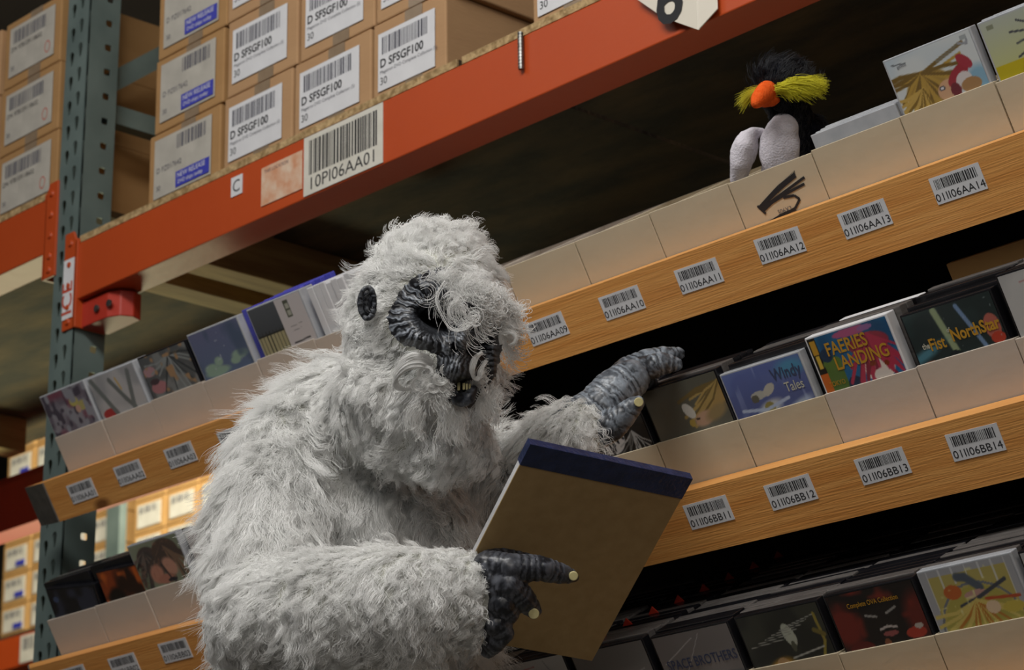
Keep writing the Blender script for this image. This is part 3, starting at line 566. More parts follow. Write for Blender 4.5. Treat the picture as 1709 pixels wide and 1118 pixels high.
def cover_mesh(name, fn, w, h, full=False):
    if name in COVERS: return COVERS[name]
    nx, ny = int(w/.0014), int(h/.0014); u, v = np.meshgrid(np.linspace(0, 1, nx+1), np.linspace(0, 1, ny+1))
    a = Art(u, v); fn(a); co = np.stack([(u-.5)*w, v*h, np.zeros_like(u)], -1).reshape(-1, 3)
    i = np.arange((nx+1)*(ny+1)).reshape(ny+1, nx+1); f = np.stack([i[:-1, :-1], i[:-1, 1:], i[1:, 1:], i[1:, :-1]], -1).reshape(-1, 4)
    me = bpy.data.meshes.new('cover'); me.from_pydata(co, [], f.tolist()); c = np.ones((len(co), 4)); s = np.clip(a.c.reshape(-1, 3), 0, 1)
    c[:, :3] = np.where(s <= .04045, s/12.92, ((s+.055)/1.055)**2.4); at = me.color_attributes.new('Col', 'FLOAT_COLOR', 'POINT'); at.data.foreach_set('color', c.ravel().astype('f'))
    me.materials.append(M_PRINT); COVERS[name] = me; return me
CASE_ME = {}
def case_mesh(m, w=.135, h=.190, d=.0142):
    key = (m.name, w, h, d)
    if key not in CASE_ME:
        b = MB().box((-w/2, 0, 0), (w/2, d, h)); me = b.me('disc_case', .0012); me.materials.append(m); CASE_ME[key] = me
    return CASE_ME[key]
def case(k, n, a, db, dx, m, label, fn=None, w=.135, h=.190, d=.0142, texts=(), group=None, cat='disc case', name='disc_case', yaw=0):
    o = link(name, case_mesh(m, w, h, d), None, None, SM(k, XN(n)+dx, a, -.0515+db) @ Matrix.Rotation(yaw, 4, 'Y')); tag(o, label, cat, group or 'media cases facing out of the trays')
    if fn:
        c = link('printed_cover', cover_mesh(fn.__name__, fn, w-.006, h-.005), None, o, T((0, -.0006, .0025)) @ FRONT)
        for body, size, x, y, mm, al, th in texts: text(body, size, mm, c, T((x, y, .0005)), align=al, thick=th*.6, sx=.80)
    return o
M_GOLDINK = mat('gold_ink', 'b88a28', rough=.5); M_ORINK = mat('orange_ink', 'c86a28', rough=.5); M_WINK = mat('pale_ink', 'b8b8a8', rough=.5); M_GREYBLUE = mat('slate_ink', '3c4460', rough=.5)
CB, CG, CC_, CV = M_CASE, M_CASEGREY, M_CASECLEAR, M_CASEPURPLE
A0 = .0435
fronts = {
 (0, 1): (0, .002, -.004, CC_, 'grey disc case with pale yellow blobs, first above sticker 01II06AA01', a_mottle, {}),
 (0, 2): (0, .000, -.004, CC_, 'light grey disc case with red dot low on its cover, above sticker AA02', a_grey, {}),
 (0, 3): (0, .001, 0, CB, 'dark grey disc case with pink patches, above sticker AA03', a_strokes, {}),
 (0, 4): (0, .006, -.002, CC_, 'disc case with grey blue sky and greenish clouds, above sticker AA04', a_sky, {'d': .05}),
 (0, 5): (0, .008, .014, CC_, 'boxed set with dark fence picture and white panel, left of the white book row', a_fence, {'d': .03}),
 (0, 14): (0, 0, 0, CC_, 'disc case with blond hair and red cloth on its cover, top right shelf', a_blond, {'texts': [('geneon', .006, -.05, .172, M_INKGREY, 'LEFT', 0)]}),
 (0, 15): (0, 0, 0, CC_, 'disc case with dark spikes on yellow green cover, at the right picture edge', a_spikes, {}),
 (1, 1): (0, -.028, .0, CB, 'black disc case sunk low in the first tray of the middle shelf', a_dark, {'yaw': .12}),
 (1, 2): (0, -.022, .02, CB, 'dark amber disc case sunk in the second tray of the middle shelf', a_amber, {'yaw': .05}),
 (1, 3): (0, .006, -.008, CC_, 'disc case showing two brown heads of hair, lower left', a_two, {}),
 (1, 4): (0, .004, 0, CC_, 'white disc case with small dark picture beside the costume sleeve', a_small, {}),
 (1, 5): (0, 0, 0, CB, 'pale disc case behind the costume shoulder, fifth middle tray', a_white, {}),
 (1, 6): (0, 0, 0, CB, 'grey disc case behind the costume chest, sixth middle tray', a_greycov, {}),
 (1, 7): (0, 0, 0, CB, 'mottled disc case behind the costume beard, seventh middle tray', a_mottle, {}),
 (1, 8): (0, 0, 0, CB, 'grey sky disc case behind the costume beard, eighth middle tray', a_sky, {}),
 (1, 9): (0, .0, .0, CC_, 'comic volume with dotted grid cover beside the fur beard', a_manga, {'w': .127, 'name': 'comic_volume', 'cat': 'book', 'texts': [('From the creator of Dr.', .0098, -.058, .1755, M_WINK, 'LEFT', .0002)]}),
 (1, 10): (0, .0, .0, CB, 'black disc case with white drawn face under the pointing thumb', a_face, {}),
 (1, 11): (0, -.002, .0, CB, 'disc case with fair hair in profile right of the pointing hand', a_profile, {}),
 (1, 12): (0, -.012, -.008, CC_, 'blue disc case with white swirls lettered Windy Tales', a_windy, {'texts': [('Windy', .022, .012, .160, M_GREYBLUE, 'LEFT', .0005), ('Tales', .018, .026, .142, M_WINK, 'LEFT', .0002)]}),
 (1, 13): (0, .002, -.006, M_PAPER, 'blue comic volume with red haired figure lettered Faeries Landing', a_red, {'w': .130, 'h': .188, 'd': .018, 'name': 'comic_volume', 'cat': 'book', 'texts': [('FAERIES', .0235, -.040, .156, M_GOLDINK, 'LEFT', .0008), ('LANDING', .0235, -.034, .136, M_GOLDINK, 'LEFT', .0008), ('TOKYO', .009, -.054, .118, M_GOLDINK, 'LEFT', 0)]}),
 (1, 14): (0, -.008, -.002, CB, 'dark teal disc case with yellow title letters, above sticker BB14', a_fist, {'texts': [('the', .010, -.052, .140, M_WINK, 'LEFT', .0004), ('Fist', .021, -.042, .136, M_GOLDINK, 'LEFT', .0007), ('of', .008, -.011, .152, M_WINK, 'LEFT', .0003), ('NorthStar', .021, -.008, .140, M_GOLDINK, 'LEFT', .001)]}),
 (1, 15): (0, .004, 0, CB, 'white covered disc case at the right edge of the middle shelf', a_white, {}),
 (1, 16): (0, 0, 0, CB, 'grey disc case past the right edge of the middle shelf', a_greycov, {}),
 (2, 9): (0, 0, 0, CB, 'pale disc case behind the bottom edge of the pad', a_white, {}),
 (2, 10): (0, -.004, 0, CB, 'grey disc case left of the Space Brothers lettered one', a_greycov, {}),
 (2, 11): (0, -.006, .002, CB, 'taupe disc case lettered Space Brothers on the lowest shelf', a_space, {'texts': [('SPACE BROTHERS', .0185, -.056, .139, M_GREYBLUE, 'LEFT', .0002)]}),
 (2, 12): (0, -.004, .003, CB, 'dark olive disc case with gold and white gleams on the lowest shelf', a_gold, {}),
 (2, 13): (0, -.002, .004, CB, 'black and red disc case lettered Complete OVA Collection', a_ova, {'texts': [('Complete OVA Collection', .0088, .0, .166, M_GOLDINK, 'CENTER', .0001)]}),
 (2, 14): (0, .002, .002, CC_, 'silver and gold disc case with witch hat figure, lowest shelf', a_witch, {}),
 (2, 15): (0, 0, 0, CB, 'pale disc case in the bottom right corner', a_white, {}),
}
for (k, n), (da, db, dx, m, lab, fn, kw) in fronts.items():
    kw = dict(kw); case(k, n, A0+da, db, dx, m, lab, fn, **kw)
DEEP = {(1, 5): 5, (1, 6): 5, (1, 7): 5, (1, 8): 5, (0, 1): 2, (0, 2): 2, (0, 3): 2, (0, 4): 1, (0, 15): 4, (1, 1): 6, (1, 2): 4, (1, 3): 1, (1, 9): 5, (1, 10): 5, (1, 11): 5, (1, 12): 7, (1, 13): 3, (1, 14): 6, (1, 15): 7, (1, 16): 5,
        (2, 9): 23, (2, 10): 23, (2, 11): 23, (2, 12): 23, (2, 13): 23, (2, 14): 23, (2, 15): 23}
OD = ['first', 'second', 'third', 'fourth', 'fifth', 'sixth', 'seventh', 'eighth']
first = {(0, 4): .05, (0, 5): .03, (1, 13): .018}
for (k, n), cnt in DEEP.items():
    a = A0 + first.get((k, n), .0142) + .0006; r = random.Random(k*99+n)
    for i in range(cnt):
        m = r.choice((CB, CG)) if k else CC_
        case(k, n, a, fronts[(k, n)][1]*.5 + r.uniform(-.0015, .0015)+(.006 if k == 1 and n == 14 and i > 1 else 0), r.uniform(-.002, .002), m,
             (f'{OD[i]} disc case filed behind the front one above sticker {CODE[k]}{n:02d}' if i < 8 else f'disc case deep in the dark file above sticker {CODE[k]}{n:02d}'), group=f'disc cases filed in tray {CODE[k]}{n:02d}', d=.0138, h=.190 if k < 2 else round((.190-.052*(a-A0))/.002)*.002); a += .0142
# red paper corners along the file behind the pad (small red wedge on each case of tray 10)
for i in range(9):
    z = MB().prism([(-.007, 0, 0), (.011, 0, 0), (.004, 0, .010)], (0, .0016, 0)).build('red_card_divider', M_REDDARK, None, SM(2, XN(10)-.060+.014*i, A0+.004+i*.040, .1375-.0021*i))
    tag(z, 'red pointed divider tip in the file of cases behind the pad', 'divider', 'red divider tips behind the pad')
# tall narrow volume standing behind BB13/14 and purple comics behind the books
for i in range(4):
    tag(link('comic_volume', case_mesh(CV, .12, .19, .011), None, None, SM(0, XN(5)-.03+.004*i, A0+.05+.02*i, -.0515+.010+.001*i)), ['violet comic volume behind the fence picture set', 'second violet comic volume behind the fence picture set', 'third violet comic volume receding behind the white books', 'last violet comic volume receding behind the white books'][i], 'book', 'violet comic volumes on the upper shelf')
tag(link('comic_volume', case_mesh(M_CARTON2, .12, .19, .012), None, None, SM(1, XN(14)-.03, A0+.16, -.0515+.016)), 'tan comic volume poking up behind the teal disc case', 'book')
tag(link('comic_volume', case_mesh(M_PAPER, .128, .188, .016), None, None, SM(1, XN(13)+.004, A0+.020+.0142*3+.002, -.0515+.003)), 'white edged comic volume behind the blue comic', 'book')
tag(link('slim_case', case_mesh(CV, .03, .19, .06), None, None, SM(0, XN(4)+.082, A0+.012, -.0515+.010)), 'bright violet box between the sky case and the fence set', 'box')
# white paperbacks spine-up row at AA06
r = random.Random(5); x = XN(6)-.050
for i in range(8):
    wd = r.uniform(.0125, .0155); o = link('paperback', case_mesh(M_PAPER, round(wd, 3), .186, .11), None, None, SM(0, x+wd/2, A0+r.uniform(0, .003), -.0515+.006+r.uniform(-.002, .003)))
    tag(o, f'white spined paperback, {OD[i]} to the right of the fence picture set', 'book', 'white paperbacks in tray AA06'); x += wd+.0006
# clear wallets lying low in AA13
for i in range(4):
    tag(link('clear_wallet', case_mesh(CC_, .138, .136, .006), None, None, SM(0, XN(13), A0+.004+i*.012, -.0515+.001*i)), f'clear plastic disc wallet beside the penguin, {OD[i]} behind the tray rim', 'wallet', 'clear wallets in tray AA13')
# ------------------------------------------------------------------ the costumed person
def blob_mesh(chains, ells=(), voxel=.01, smooth=8):
    """chains: lists of (point, radius); one closed skin grown around them."""
    bm = bmesh.new(); ico = bmesh.new(); bmesh.ops.create_icosphere(ico, subdivisions=2, radius=1); iv = [v.co.copy() for v in ico.verts]; fi = [[v.index for v in f.verts] for f in ico.faces]; ico.free()
    V = []; Fc = []
    def add(c, ax):
        n = len(V); M = np.array(ax)
        for v in iv: V.append(tuple(c + np.array(v) @ M))
        Fc.extend([tuple(n+i for i in f) for f in fi])
    for ch in chains:
        for (p, r), (q, s) in zip(ch[:-1], ch[1:]):
            p, q = np.array(p), np.array(q); n = max(1, int(np.linalg.norm(q-p)/(min(r, s)*.35)))
            for i in range(n): t = i/n; add(p*(1-t)+q*t, np.eye(3)*(r*(1-t)+s*t))
        add(np.array(ch[-1][0]), np.eye(3)*ch[-1][1])
    for c, ax in ells: add(np.array(c), ax)
    me = bpy.data.meshes.new('skin'); me.from_pydata(V, [], Fc); o = bpy.data.objects.new('tmp', me); COL.objects.link(o)
    m = o.modifiers.new('r', 'REMESH'); m.mode = 'VOXEL'; m.voxel_size = voxel; m.use_smooth_shade = True
    m = o.modifiers.new('s', 'SMOOTH'); m.iterations = smooth; m.factor = .5
    dg = bpy.context.evaluated_depsgraph_get(); out = bpy.data.meshes.new_from_object(o.evaluated_get(dg)); bpy.data.objects.remove(o); bm.free()
    return out
def camax(rx, ry, rz, roll=0):          # ellipsoid axes aligned to the view, metres
    c, s = math.cos(roll), math.sin(roll); a = RIGHT*c + UP*s; b = -RIGHT*s + UP*c
    return [a*rx, b*ry, BACK*rz]
G = lambda x, y, z=0: None
ground = lambda p, z: np.array([p[0], p[1], z])
hipc = P(610, 1300, 3.33)
hipL = hipc + np.array([-.09, -.04, -.06]); hipR = hipc + np.array([.09, .05, -.06])
def leg(h): return [(h, .12), (h*[1, 1, 0]+[0, 0, .55], .09), (h*[1, 1, 0]+[0, 0, .20], .078), (h*[1, 1, 0]+[0, 0, .095], .07)]
def foot(h): return [(h*[1, 1, 0]+[0, 0, .075], .065), (h*[1, 1, 0]+[.12, -.03, .055], .052), (h*[1, 1, 0]+[.17, -.04, .048], .045)]
px = 1/1365
body_chains = [
    [(hipc, .165), (P(600, 1130, 3.33), .165), (P(600, 980, 3.34), .165), (P(585, 860, 3.33), .150), (P(570, 770, 3.31), .115), (P(600, 700, 3.28), .085)],
    [(P(525, 785, 3.30), .088), (P(470, 778, 3.22), .062), (P(452, 860, 3.16), .066), (P(442, 960, 3.08), .067), (P(440, 1030, 3.03), .064)],      # near upper arm
    [(P(440, 1030, 3.02), .064), (P(530, 1026, 2.99), .072), (P(660, 1008, 2.98), .066), (P(765, 1000, 3.0), .056)],                                # near forearm
    [(P(690, 790, 3.38), .085), (P(790, 830, 3.46), .07), (P(860, 800, 3.42), .055), (P(925, 745, 3.33), .045), (P(968, 716, 3.28), .039)],       # far arm
    [(P(500, 712, 3.24), .04), (P(600, 700, 3.24), .06)],
    [(P(592, 655, 3.22), .036), (P(618, 700, 3.17), .036), (P(668, 742, 3.13), .034), (P(730, 762, 3.11), .030), (P(790, 745, 3.13), .028)],
    leg(hipL), leg(hipR), foot(hipL), foot(hipR)]
body_ells = [
    (P(692, 560, 3.19), camax(.085, .110, .11)), (P(722, 490, 3.17), camax(.083, .083, .095)), (P(724, 442, 3.18), camax(.070, .054, .078)),
    (P(742, 600, 3.15), camax(.068, .105, .075)), (P(702, 655, 3.15), camax(.084, .072, .080)), (P(744, 722, 3.13), camax(.054, .048, .055)), (P(655, 640, 3.18), camax(.070, .07, .08)),
    (P(580, 722, 3.27), camax(.07, .048, .09)), (P(640, 900, 3.26), camax(.11, .13, .09))]
person = empty('person', 'person in shaggy white yeti costume with dark mask, pointing and holding pad', 'person', None, (hipc[0], hipc[1], 0))
pinv = Matrix.Translation((-hipc[0], -hipc[1], 0))
sk = blob_mesh(body_chains, body_ells, .011, 6)
suit = link('fur_suit', sk, M_FURSKIN, person, pinv); suit['label'] = 'white shaggy fur suit with hood'
def mesh_np(me):
    v = np.empty(len(me.vertices)*3); me.vertices.foreach_get('co', v); v = v.reshape(-1, 3); me.calc_loop_triangles()
    t = np.empty(len(me.loop_triangles)*3, int); me.loop_triangles.foreach_get('vertices', t); return v, t.reshape(-1, 3)
V, Tt = mesh_np(sk)
FACE = [(649,533),(655,515),(665,500),(675,483),(686,470),(700,463),(717,456),(740,450),(775,462),(805,480),(832,510),(838,545),(832,590),(824,626),(812,640),(800,652),(794,668),(778,678),(762,674),(745,664),(728,655),(722,640),(728,615),(728,590),(703,583),(675,576),(656,558)]
def inpoly(x, y, poly):
    r = np.zeros(x.shape, bool); n = len(poly)
    for i in range(n):
        (x0, y0), (x1, y1) = poly[i], poly[(i+1) % n]
        c = ((y0 > y) != (y1 > y)) & (x < (x1-x0)*(y-y0)/((y1-y0)+1e-9)+x0); r ^= c
    return r
def fur(name, tri, v, count, length, lvar, comb, radius, wave, seed, nguide=4000, npt=9, clump=.75, mask=None, weight=None, lift=.35, mat_=None, parent=None, curl=1.0):
    rg = np.random.default_rng(seed); a, b, c = v[tri[:, 0]], v[tri[:, 1]], v[tri[:, 2]]; n = np.cross(b-a, c-a); ar = np.linalg.norm(n, axis=1)+1e-12; nn = n/ar[:, None]
    cen = (a+b+c)/3; wgt = ar.copy()
    if weight is not None: wgt = wgt*weight(cen, nn)
    wgt /= wgt.sum(); ti = rg.choice(len(tri), count, p=wgt); u, w_ = rg.random(count), rg.random(count); f = u+w_ > 1; u[f] = 1-u[f]; w_[f] = 1-w_[f]
    root = a[ti]+(b-a)[ti]*u[:, None]+(c-a)[ti]*w_[:, None]; nr = nn[ti]
    if mask is not None: k = mask(root, nr); root, nr = root[k], nr[k]
    N = len(root); gi = rg.choice(N, min(nguide, N), replace=False); kd = kdtree.KDTree(len(gi))
    for i, g in enumerate(gi): kd.insert(root[g], i)
    kd.balance(); near = np.array([kd.find(p)[1] for p in root]); G_ = len(gi)
    def unit(x): return x/(np.linalg.norm(x, axis=-1, keepdims=True)+1e-9)
    d = comb(root, nr); tang = unit(d - (d*nr).sum(1, keepdims=True)*nr); rl = root[gi]; jit = np.stack([vnoise(rl[:, 0]*18+q*9, (rl[:, 2]+rl[:, 1]*.7)*18, q)-.5 for q in range(3)], 1)*1.5; gd = unit(tang[gi] + jit + rg.normal(0, .24, (G_, 3)))
    gl = length(root[gi])*(1+rg.normal(0, lvar, G_)); ga = rg.uniform(0, 6.28, G_); gf = rg.uniform(1.3, 2.6, G_)*curl; gs = unit(np.cross(gd, nr[gi])); glift = np.clip(lift+rg.normal(0, .16, G_), .02, 1.2)
    t = np.linspace(0, 1, npt)[None, :, None]
    def path(R0, n0, dd, L, li, ph, fr_, sd, wa):
        L = L[:, None, None]; out = R0[:, None] + dd[:, None]*L*t + n0[:, None]*(li[:, None, None]*L*(t - .62*t*t))
        w1 = np.sin(ph[:, None, None]+fr_[:, None, None]*6.28*t)-np.sin(ph)[:, None, None]; w2 = np.cos(ph[:, None, None]+fr_[:, None, None]*6.28*t)-np.cos(ph)[:, None, None]
        return out + (sd[:, None]*w1*wa + n0[:, None]*w2*wa*.6)*(.25+.75*t)
    gp = path(root[gi], nr[gi], gd, gl, glift, ga, gf, gs, wave)
    dd = unit(gd[near]+rg.normal(0, .16, (N, 3))); dd = unit(dd-(dd*nr).sum(1, keepdims=True)*nr)
    own = path(root, nr, dd, gl[near]*(1+rg.normal(0, .12, N)), glift[near], ga[near]+rg.normal(0, .35, N), gf[near], unit(np.cross(dd, nr)), wave*(1+rg.normal(0, .25, N))[:, None, None])
    cl = (clump*rg.uniform(.55, 1, N))[:, None, None]*t**1.3; pts = own*(1-cl)+(gp[near]+ (root-root[gi][near])[:, None]*(1-cl)*.0)*cl
    cu = bpy.data.hair_curves.new(name); cu.add_curves([npt]*N); cu.attributes['position'].data.foreach_set('vector', pts.astype('f').ravel())
    ra = cu.attributes.get('radius') or cu.attributes.new('radius', 'FLOAT', 'POINT')
    rad = (radius*(1-.75*t[..., 0]**1.5)*rg.uniform(.7, 1.2, (N, 1))).astype('f'); ra.data.foreach_set('value', rad.ravel())
    cu.materials.append(mat_ or M_FUR); o = bpy.data.objects.new(name, cu); COL.objects.link(o); o.parent = parent; o['kind'] = 'stuff'
    return o
DOWN = np.array([0, 0, -1.])
hc = P(705, 570, 3.18); ear_c = P(613, 506, 3.14)
def is_face(p, grow=0):
    x, y, z = proj(p); f = inpoly(x, y, FACE) & (z < 3.16); e = (((x-613)/15)**2+((y-506)/29)**2 < 1) & (z < 3.2); return f | e
def is_head(p): x, y, z = proj(p); return (z < 3.30) & (y < 800 - np.clip(x-700, -100, 0)*0 ) & (np.linalg.norm((p-hc)*[1, 1, .62], axis=1) < .17)
def comb(p, n):
    d = np.tile(DOWN, (len(p), 1)).astype(float); h = is_head(p); x, y, z = proj(p)
    # hood: swept away from the face, down the back and the beard
    away = p - P(740, 560, 3.02); d[h] = d[h]*.75 + (away/np.linalg.norm(away, axis=1, keepdims=True))[h]*.8
    top = h & (y < 430); d[top] += UP*.45 + RIGHT*.2
    beard = h & (y > 640); d[beard] = DOWN*1.2 + RIGHT*.25
    arm = (z < 3.14) & (y > 905) & (x > 330); d[arm] = DOWN*1.0 + RIGHT*(-.35)
    return d
def flen(p):
    x, y, z = proj(p); L = np.full(len(p), .056); h = is_head(p); L[h] = .031; L[h & (y > 700)] = .026; L[h & (y < 430)] = .026; L[(z < 3.14) & (y > 905)] = .032
    L[(x > 860) & (z < 3.5)] = .028; L[(z < 3.14) & (y > 880) & (x > 740)] = .020; L[p[:, 2] < .3] = .03; return L
def wgt(c, n):
    toc = CAM - c; toc = toc/np.linalg.norm(toc, axis=1, keepdims=True); f = (n*toc).sum(1); w_ = np.where(f > -.35, 1.0, .28)
    x, y, z = proj(c); return w_*np.where(y > 1250, .16, 1.0)*np.where(c[:, 2] < .12, .3, 1)
def keep(p, n):
    x, y, z = proj(p); return ~is_face(p) & ~((z < 3.14) & (y > 880) & (x > 806)) & ~((x > 985) & (y > 600) & (z > 3.15))
sf = fur('suit_fur', Tt, V, 230000, flen, .30, comb, .00031, .0038, 3, 12500, 10, .80, keep, wgt, .28, M_FUR, suit)
# ---- latex mask
def relief_mesh(x0, x1, y0, y1, step, depth, colf, polys, name):
    xs, ys = np.arange(x0, x1+step, step), np.arange(y0, y1+step, step); X, Y = np.meshgrid(xs, ys); Z = depth(X, Y)
    co = CAM + ((ROT @ np.stack([(X-W/2)/F, -(Y-H/2)/F, -np.ones_like(X)]).reshape(3, -1)).T)*Z.reshape(-1, 1)
    ok = polys(X, Y); i = np.arange(X.size).reshape(X.shape); q = ok[:-1, :-1] & ok[1:, :-1] & ok[:-1, 1:] & ok[1:, 1:]
    f = np.stack([i[:-1, :-1], i[1:, :-1], i[1:, 1:], i[:-1, 1:]], -1)[q]
    used, inv = np.unique(f, return_inverse=True); me = bpy.data.meshes.new(name); me.from_pydata(co[used], [], inv.reshape(-1, 4).tolist())
    c = np.ones((len(used), 4)); c[:, :3] = colf(X, Y, Z).reshape(-1, 3)[used]; at = me.color_attributes.new('Col', 'FLOAT_COLOR', 'POINT'); at.data.foreach_set('color', c.ravel().astype('f'))
    me.polygons.foreach_set('use_smooth', [True]*len(me.polygons)); return me
def g2(X, Y, cx, cy, rx, ry, rot=0):
    c, s = math.cos(rot), math.sin(rot); dx, dy = X-cx, Y-cy; u, v = dx*c+dy*s, -dx*s+dy*c; return np.exp(-((u/rx)**2+(v/ry)**2))
def fbm(x, y, s=0): return vnoise(x, y, s)*.5+vnoise(x*2.1, y*2.1, s+1)*.3+vnoise(x*4.3, y*4.3, s+2)*.2
def ridge(v): return 1-np.exp(-((v+.75)/.55)**2)*1.7      # broad ridges, narrow creases
def wr(X, Y):        # wrinkles: radial folds around the eye, ridges on the cheek and nose
    ex, ey = 725, 530; dx, dy = X-ex, (Y-ey)*1.2; r = np.hypot(dx, dy); a = np.arctan2(dy, dx); n = fbm(X*.05, Y*.05, 4)
    side = np.clip(1-(X-738)/22, 0, 1)
    rad = ridge(np.sin(a*23+n*12.0+r*.07))*np.clip((r-30)/20, 0, 1)*side
    fine = np.sin(a*61+n*22+r*.10)*.5*np.clip((r-26)/16, 0, 1)*side
    arc = ridge(np.sin(r*.62+n*7))*g2(X, Y, 735, 505, 40, 24)*.8
    nose = ridge(np.sin((Y-.45*X+9*n*2)*.95))*g2(X, Y, 772, 560, 24, 24)*.8 + ridge(np.sin((Y*.35+X+16*n)*.85))*g2(X, Y, 762, 612, 24, 32)*.8
    lip = ridge(np.sin(X*.8+n*14))*g2(X, Y, 748, 655, 30, 14)*.8; right = ridge(np.sin(Y*.6+n*12))*g2(X, Y, 820, 595, 14, 45)*.8
    return rad*.85+fine+arc+nose+lip+right+(fbm(X*.5, Y*.5, 9)-.5)*.9
def face_depth(X, Y):
    # convex muzzle and brow over the head, metres towards the camera
    u = ((X-742)/112)**2+((Y-565)/150)**2; base = 3.094 - .085*np.sqrt(np.clip(1-u, 0, 1))
    up = .020*g2(X, Y, 690, 545, 30, 30)+.026*g2(X, Y, 720, 478, 34, 16, .5)+.012*g2(X, Y, 700, 568, 36, 12, .15)
    up += .030*g2(X, Y, 770, 566, 16, 20)+.014*g2(X, Y, 752, 580, 9, 8)+.012*g2(X, Y, 790, 582, 8, 8)+.026*g2(X, Y, 764, 618, 26, 30)+.018*g2(X, Y, 792, 508, 26, 12, .3)
    up += .012*g2(X, Y, 825, 590, 10, 40) + .014*g2(X, Y, 772, 665, 20, 9)
    up -= .050*g2(X, Y, 722, 535, 30, 12, .40)+.040*g2(X, Y, 806, 562, 10, 16)+.020*g2(X, Y, 759, 580, 4.5, 7, -.6)+.014*g2(X, Y, 783, 584, 4, 6)+.026*g2(X, Y, 777, 642, 16, 9, .15)
    return base - up*1.0 - wr(X, Y)*.0008
def dist_hole(X, Y): return np.maximum(g2(X, Y, 722, 535, 30, 11, .40), np.maximum(g2(X, Y, 806, 562, 10, 16), g2(X, Y, 777, 641, 15, 8, .15)))
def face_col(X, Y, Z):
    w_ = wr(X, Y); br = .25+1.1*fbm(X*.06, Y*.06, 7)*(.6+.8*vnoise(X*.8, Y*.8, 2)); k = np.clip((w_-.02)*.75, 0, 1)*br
    k = k*(.35+.9*g2(X, Y, 680, 555, 42, 34)+.8*g2(X, Y, 768, 580, 34, 50)+.5*g2(X, Y, 822, 600, 16, 50)+.5*g2(X, Y, 700, 500, 36, 40)) + .20*g2(X, Y, 768, 562, 18, 22)*vnoise(X*.5, Y*.5, 6) + .07*g2(X, Y, 725, 548, 40, 10, .3) - .5*g2(X, Y, 757, 581, 6, 8, -.5) - .4*g2(X, Y, 784, 585, 5, 7)  # nose highlight and nostril shade painted into the latex colour
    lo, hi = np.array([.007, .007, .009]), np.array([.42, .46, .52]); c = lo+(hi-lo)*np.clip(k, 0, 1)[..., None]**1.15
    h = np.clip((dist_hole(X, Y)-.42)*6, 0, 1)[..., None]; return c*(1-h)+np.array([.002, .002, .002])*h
SOFT = lambda X, Y: inpoly(X+(vnoise(X*.2, Y*.2, 3)-.5)*5, Y+(vnoise(X*.2, Y*.2, 8)-.5)*5, [(742+(x-742)*1.05, 565+(y-565)*1.05) for x, y in FACE])
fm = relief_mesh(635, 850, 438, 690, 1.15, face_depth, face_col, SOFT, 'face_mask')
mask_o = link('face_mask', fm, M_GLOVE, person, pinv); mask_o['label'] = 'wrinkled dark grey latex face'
sd = fm  # thickness of the latex
so = mask_o.modifiers.new('t', 'SOLIDIFY'); so.thickness = .002; so.offset = -1 if True else 1
def pt_face(x, y, o): return P(x, y, float(face_depth(np.array([[float(x)]]), np.array([[float(y)]]))[0, 0]) - o)
for (x, y, s, r_) in ((755.5, 641, .8, -.1), (765.5, 645, 1.15, 0), (774, 645, 1.0, .1), (779, 645.5, .9, .25), (784, 645.5, .8, .3)):
    dz = 3.018; a = P(x-2.6*s*.9, y-6*s, dz); b = P(x+2.6*s*.9, y-6.4*s, dz); c_ = P(x+2.0*s, y+5.5*s, dz-.001); d_ = P(x-2.0*s, y+6*s, dz-.001)
    MB().prism([a, b, c_, d_], BACK*-.006).build('tooth', M_TOOTH, mask_o, bevel=.0009)
lip = blob_mesh([[(P(738, 649, 3.045), .005), (P(752, 657, 3.030), .0065), (P(768, 668, 3.018), .0085), (P(782, 664, 3.016), .0085), (P(791, 650, 3.024), .0055)]], (), .0016, 3)
def glove_color(me, cen=None, k0=.16, scale=120):
    v, _ = mesh_np(me); n = np.empty(len(me.vertices)*3); me.vertices.foreach_get('normal', n); n = n.reshape(-1, 3)
    return v, n
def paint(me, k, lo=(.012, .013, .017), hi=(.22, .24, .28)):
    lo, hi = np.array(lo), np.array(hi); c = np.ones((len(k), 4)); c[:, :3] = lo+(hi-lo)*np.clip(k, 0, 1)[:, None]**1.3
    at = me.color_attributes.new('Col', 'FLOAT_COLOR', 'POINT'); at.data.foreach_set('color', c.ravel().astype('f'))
def wrinkle_skin(me, chains, amp, freq, hi, seed=0, klo=.35):
    """transverse creases along each finger, raised ridges paler"""
    v, n = glove_color(me); best = np.full(len(v), 9e9); s = np.zeros(len(v)); ang = np.zeros(len(v)); acc = 0
    for ch in chains:
        L = 0
        for (p, r), (q, r2) in zip(ch[:-1], ch[1:]):
            p, q = np.array(p), np.array(q); d = q-p; l = np.linalg.norm(d); t = np.clip(((v-p)@d)/(l*l), 0, 1); dist = np.linalg.norm(v-(p+t[:, None]*d), axis=1)/max(r, r2)
            m = dist < best; best[m] = dist[m]; s[m] = (L+t*l)[m]; L += l
    x, y = (v@RIGHT)*90, (v@UP)*90; nz = fbm(x, y, seed); nz2 = fbm(x*3, y*3, seed+5)
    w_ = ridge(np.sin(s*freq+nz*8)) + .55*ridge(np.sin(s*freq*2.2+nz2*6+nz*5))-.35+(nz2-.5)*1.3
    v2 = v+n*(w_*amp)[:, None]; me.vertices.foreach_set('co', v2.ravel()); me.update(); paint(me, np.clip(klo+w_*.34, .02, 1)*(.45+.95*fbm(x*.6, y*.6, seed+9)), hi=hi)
    me.polygons.foreach_set('use_smooth', [True]*len(me.polygons))
v_, n_ = glove_color(lip); wrinkle_skin(lip, [[(P(742, 652, 3.075), .01), (P(790, 655, 3.06), .01)]], .0004, 900, (.16, .18, .22), 3)
lo_ = link('lower_lip', lip, M_GLOVE, mask_o)
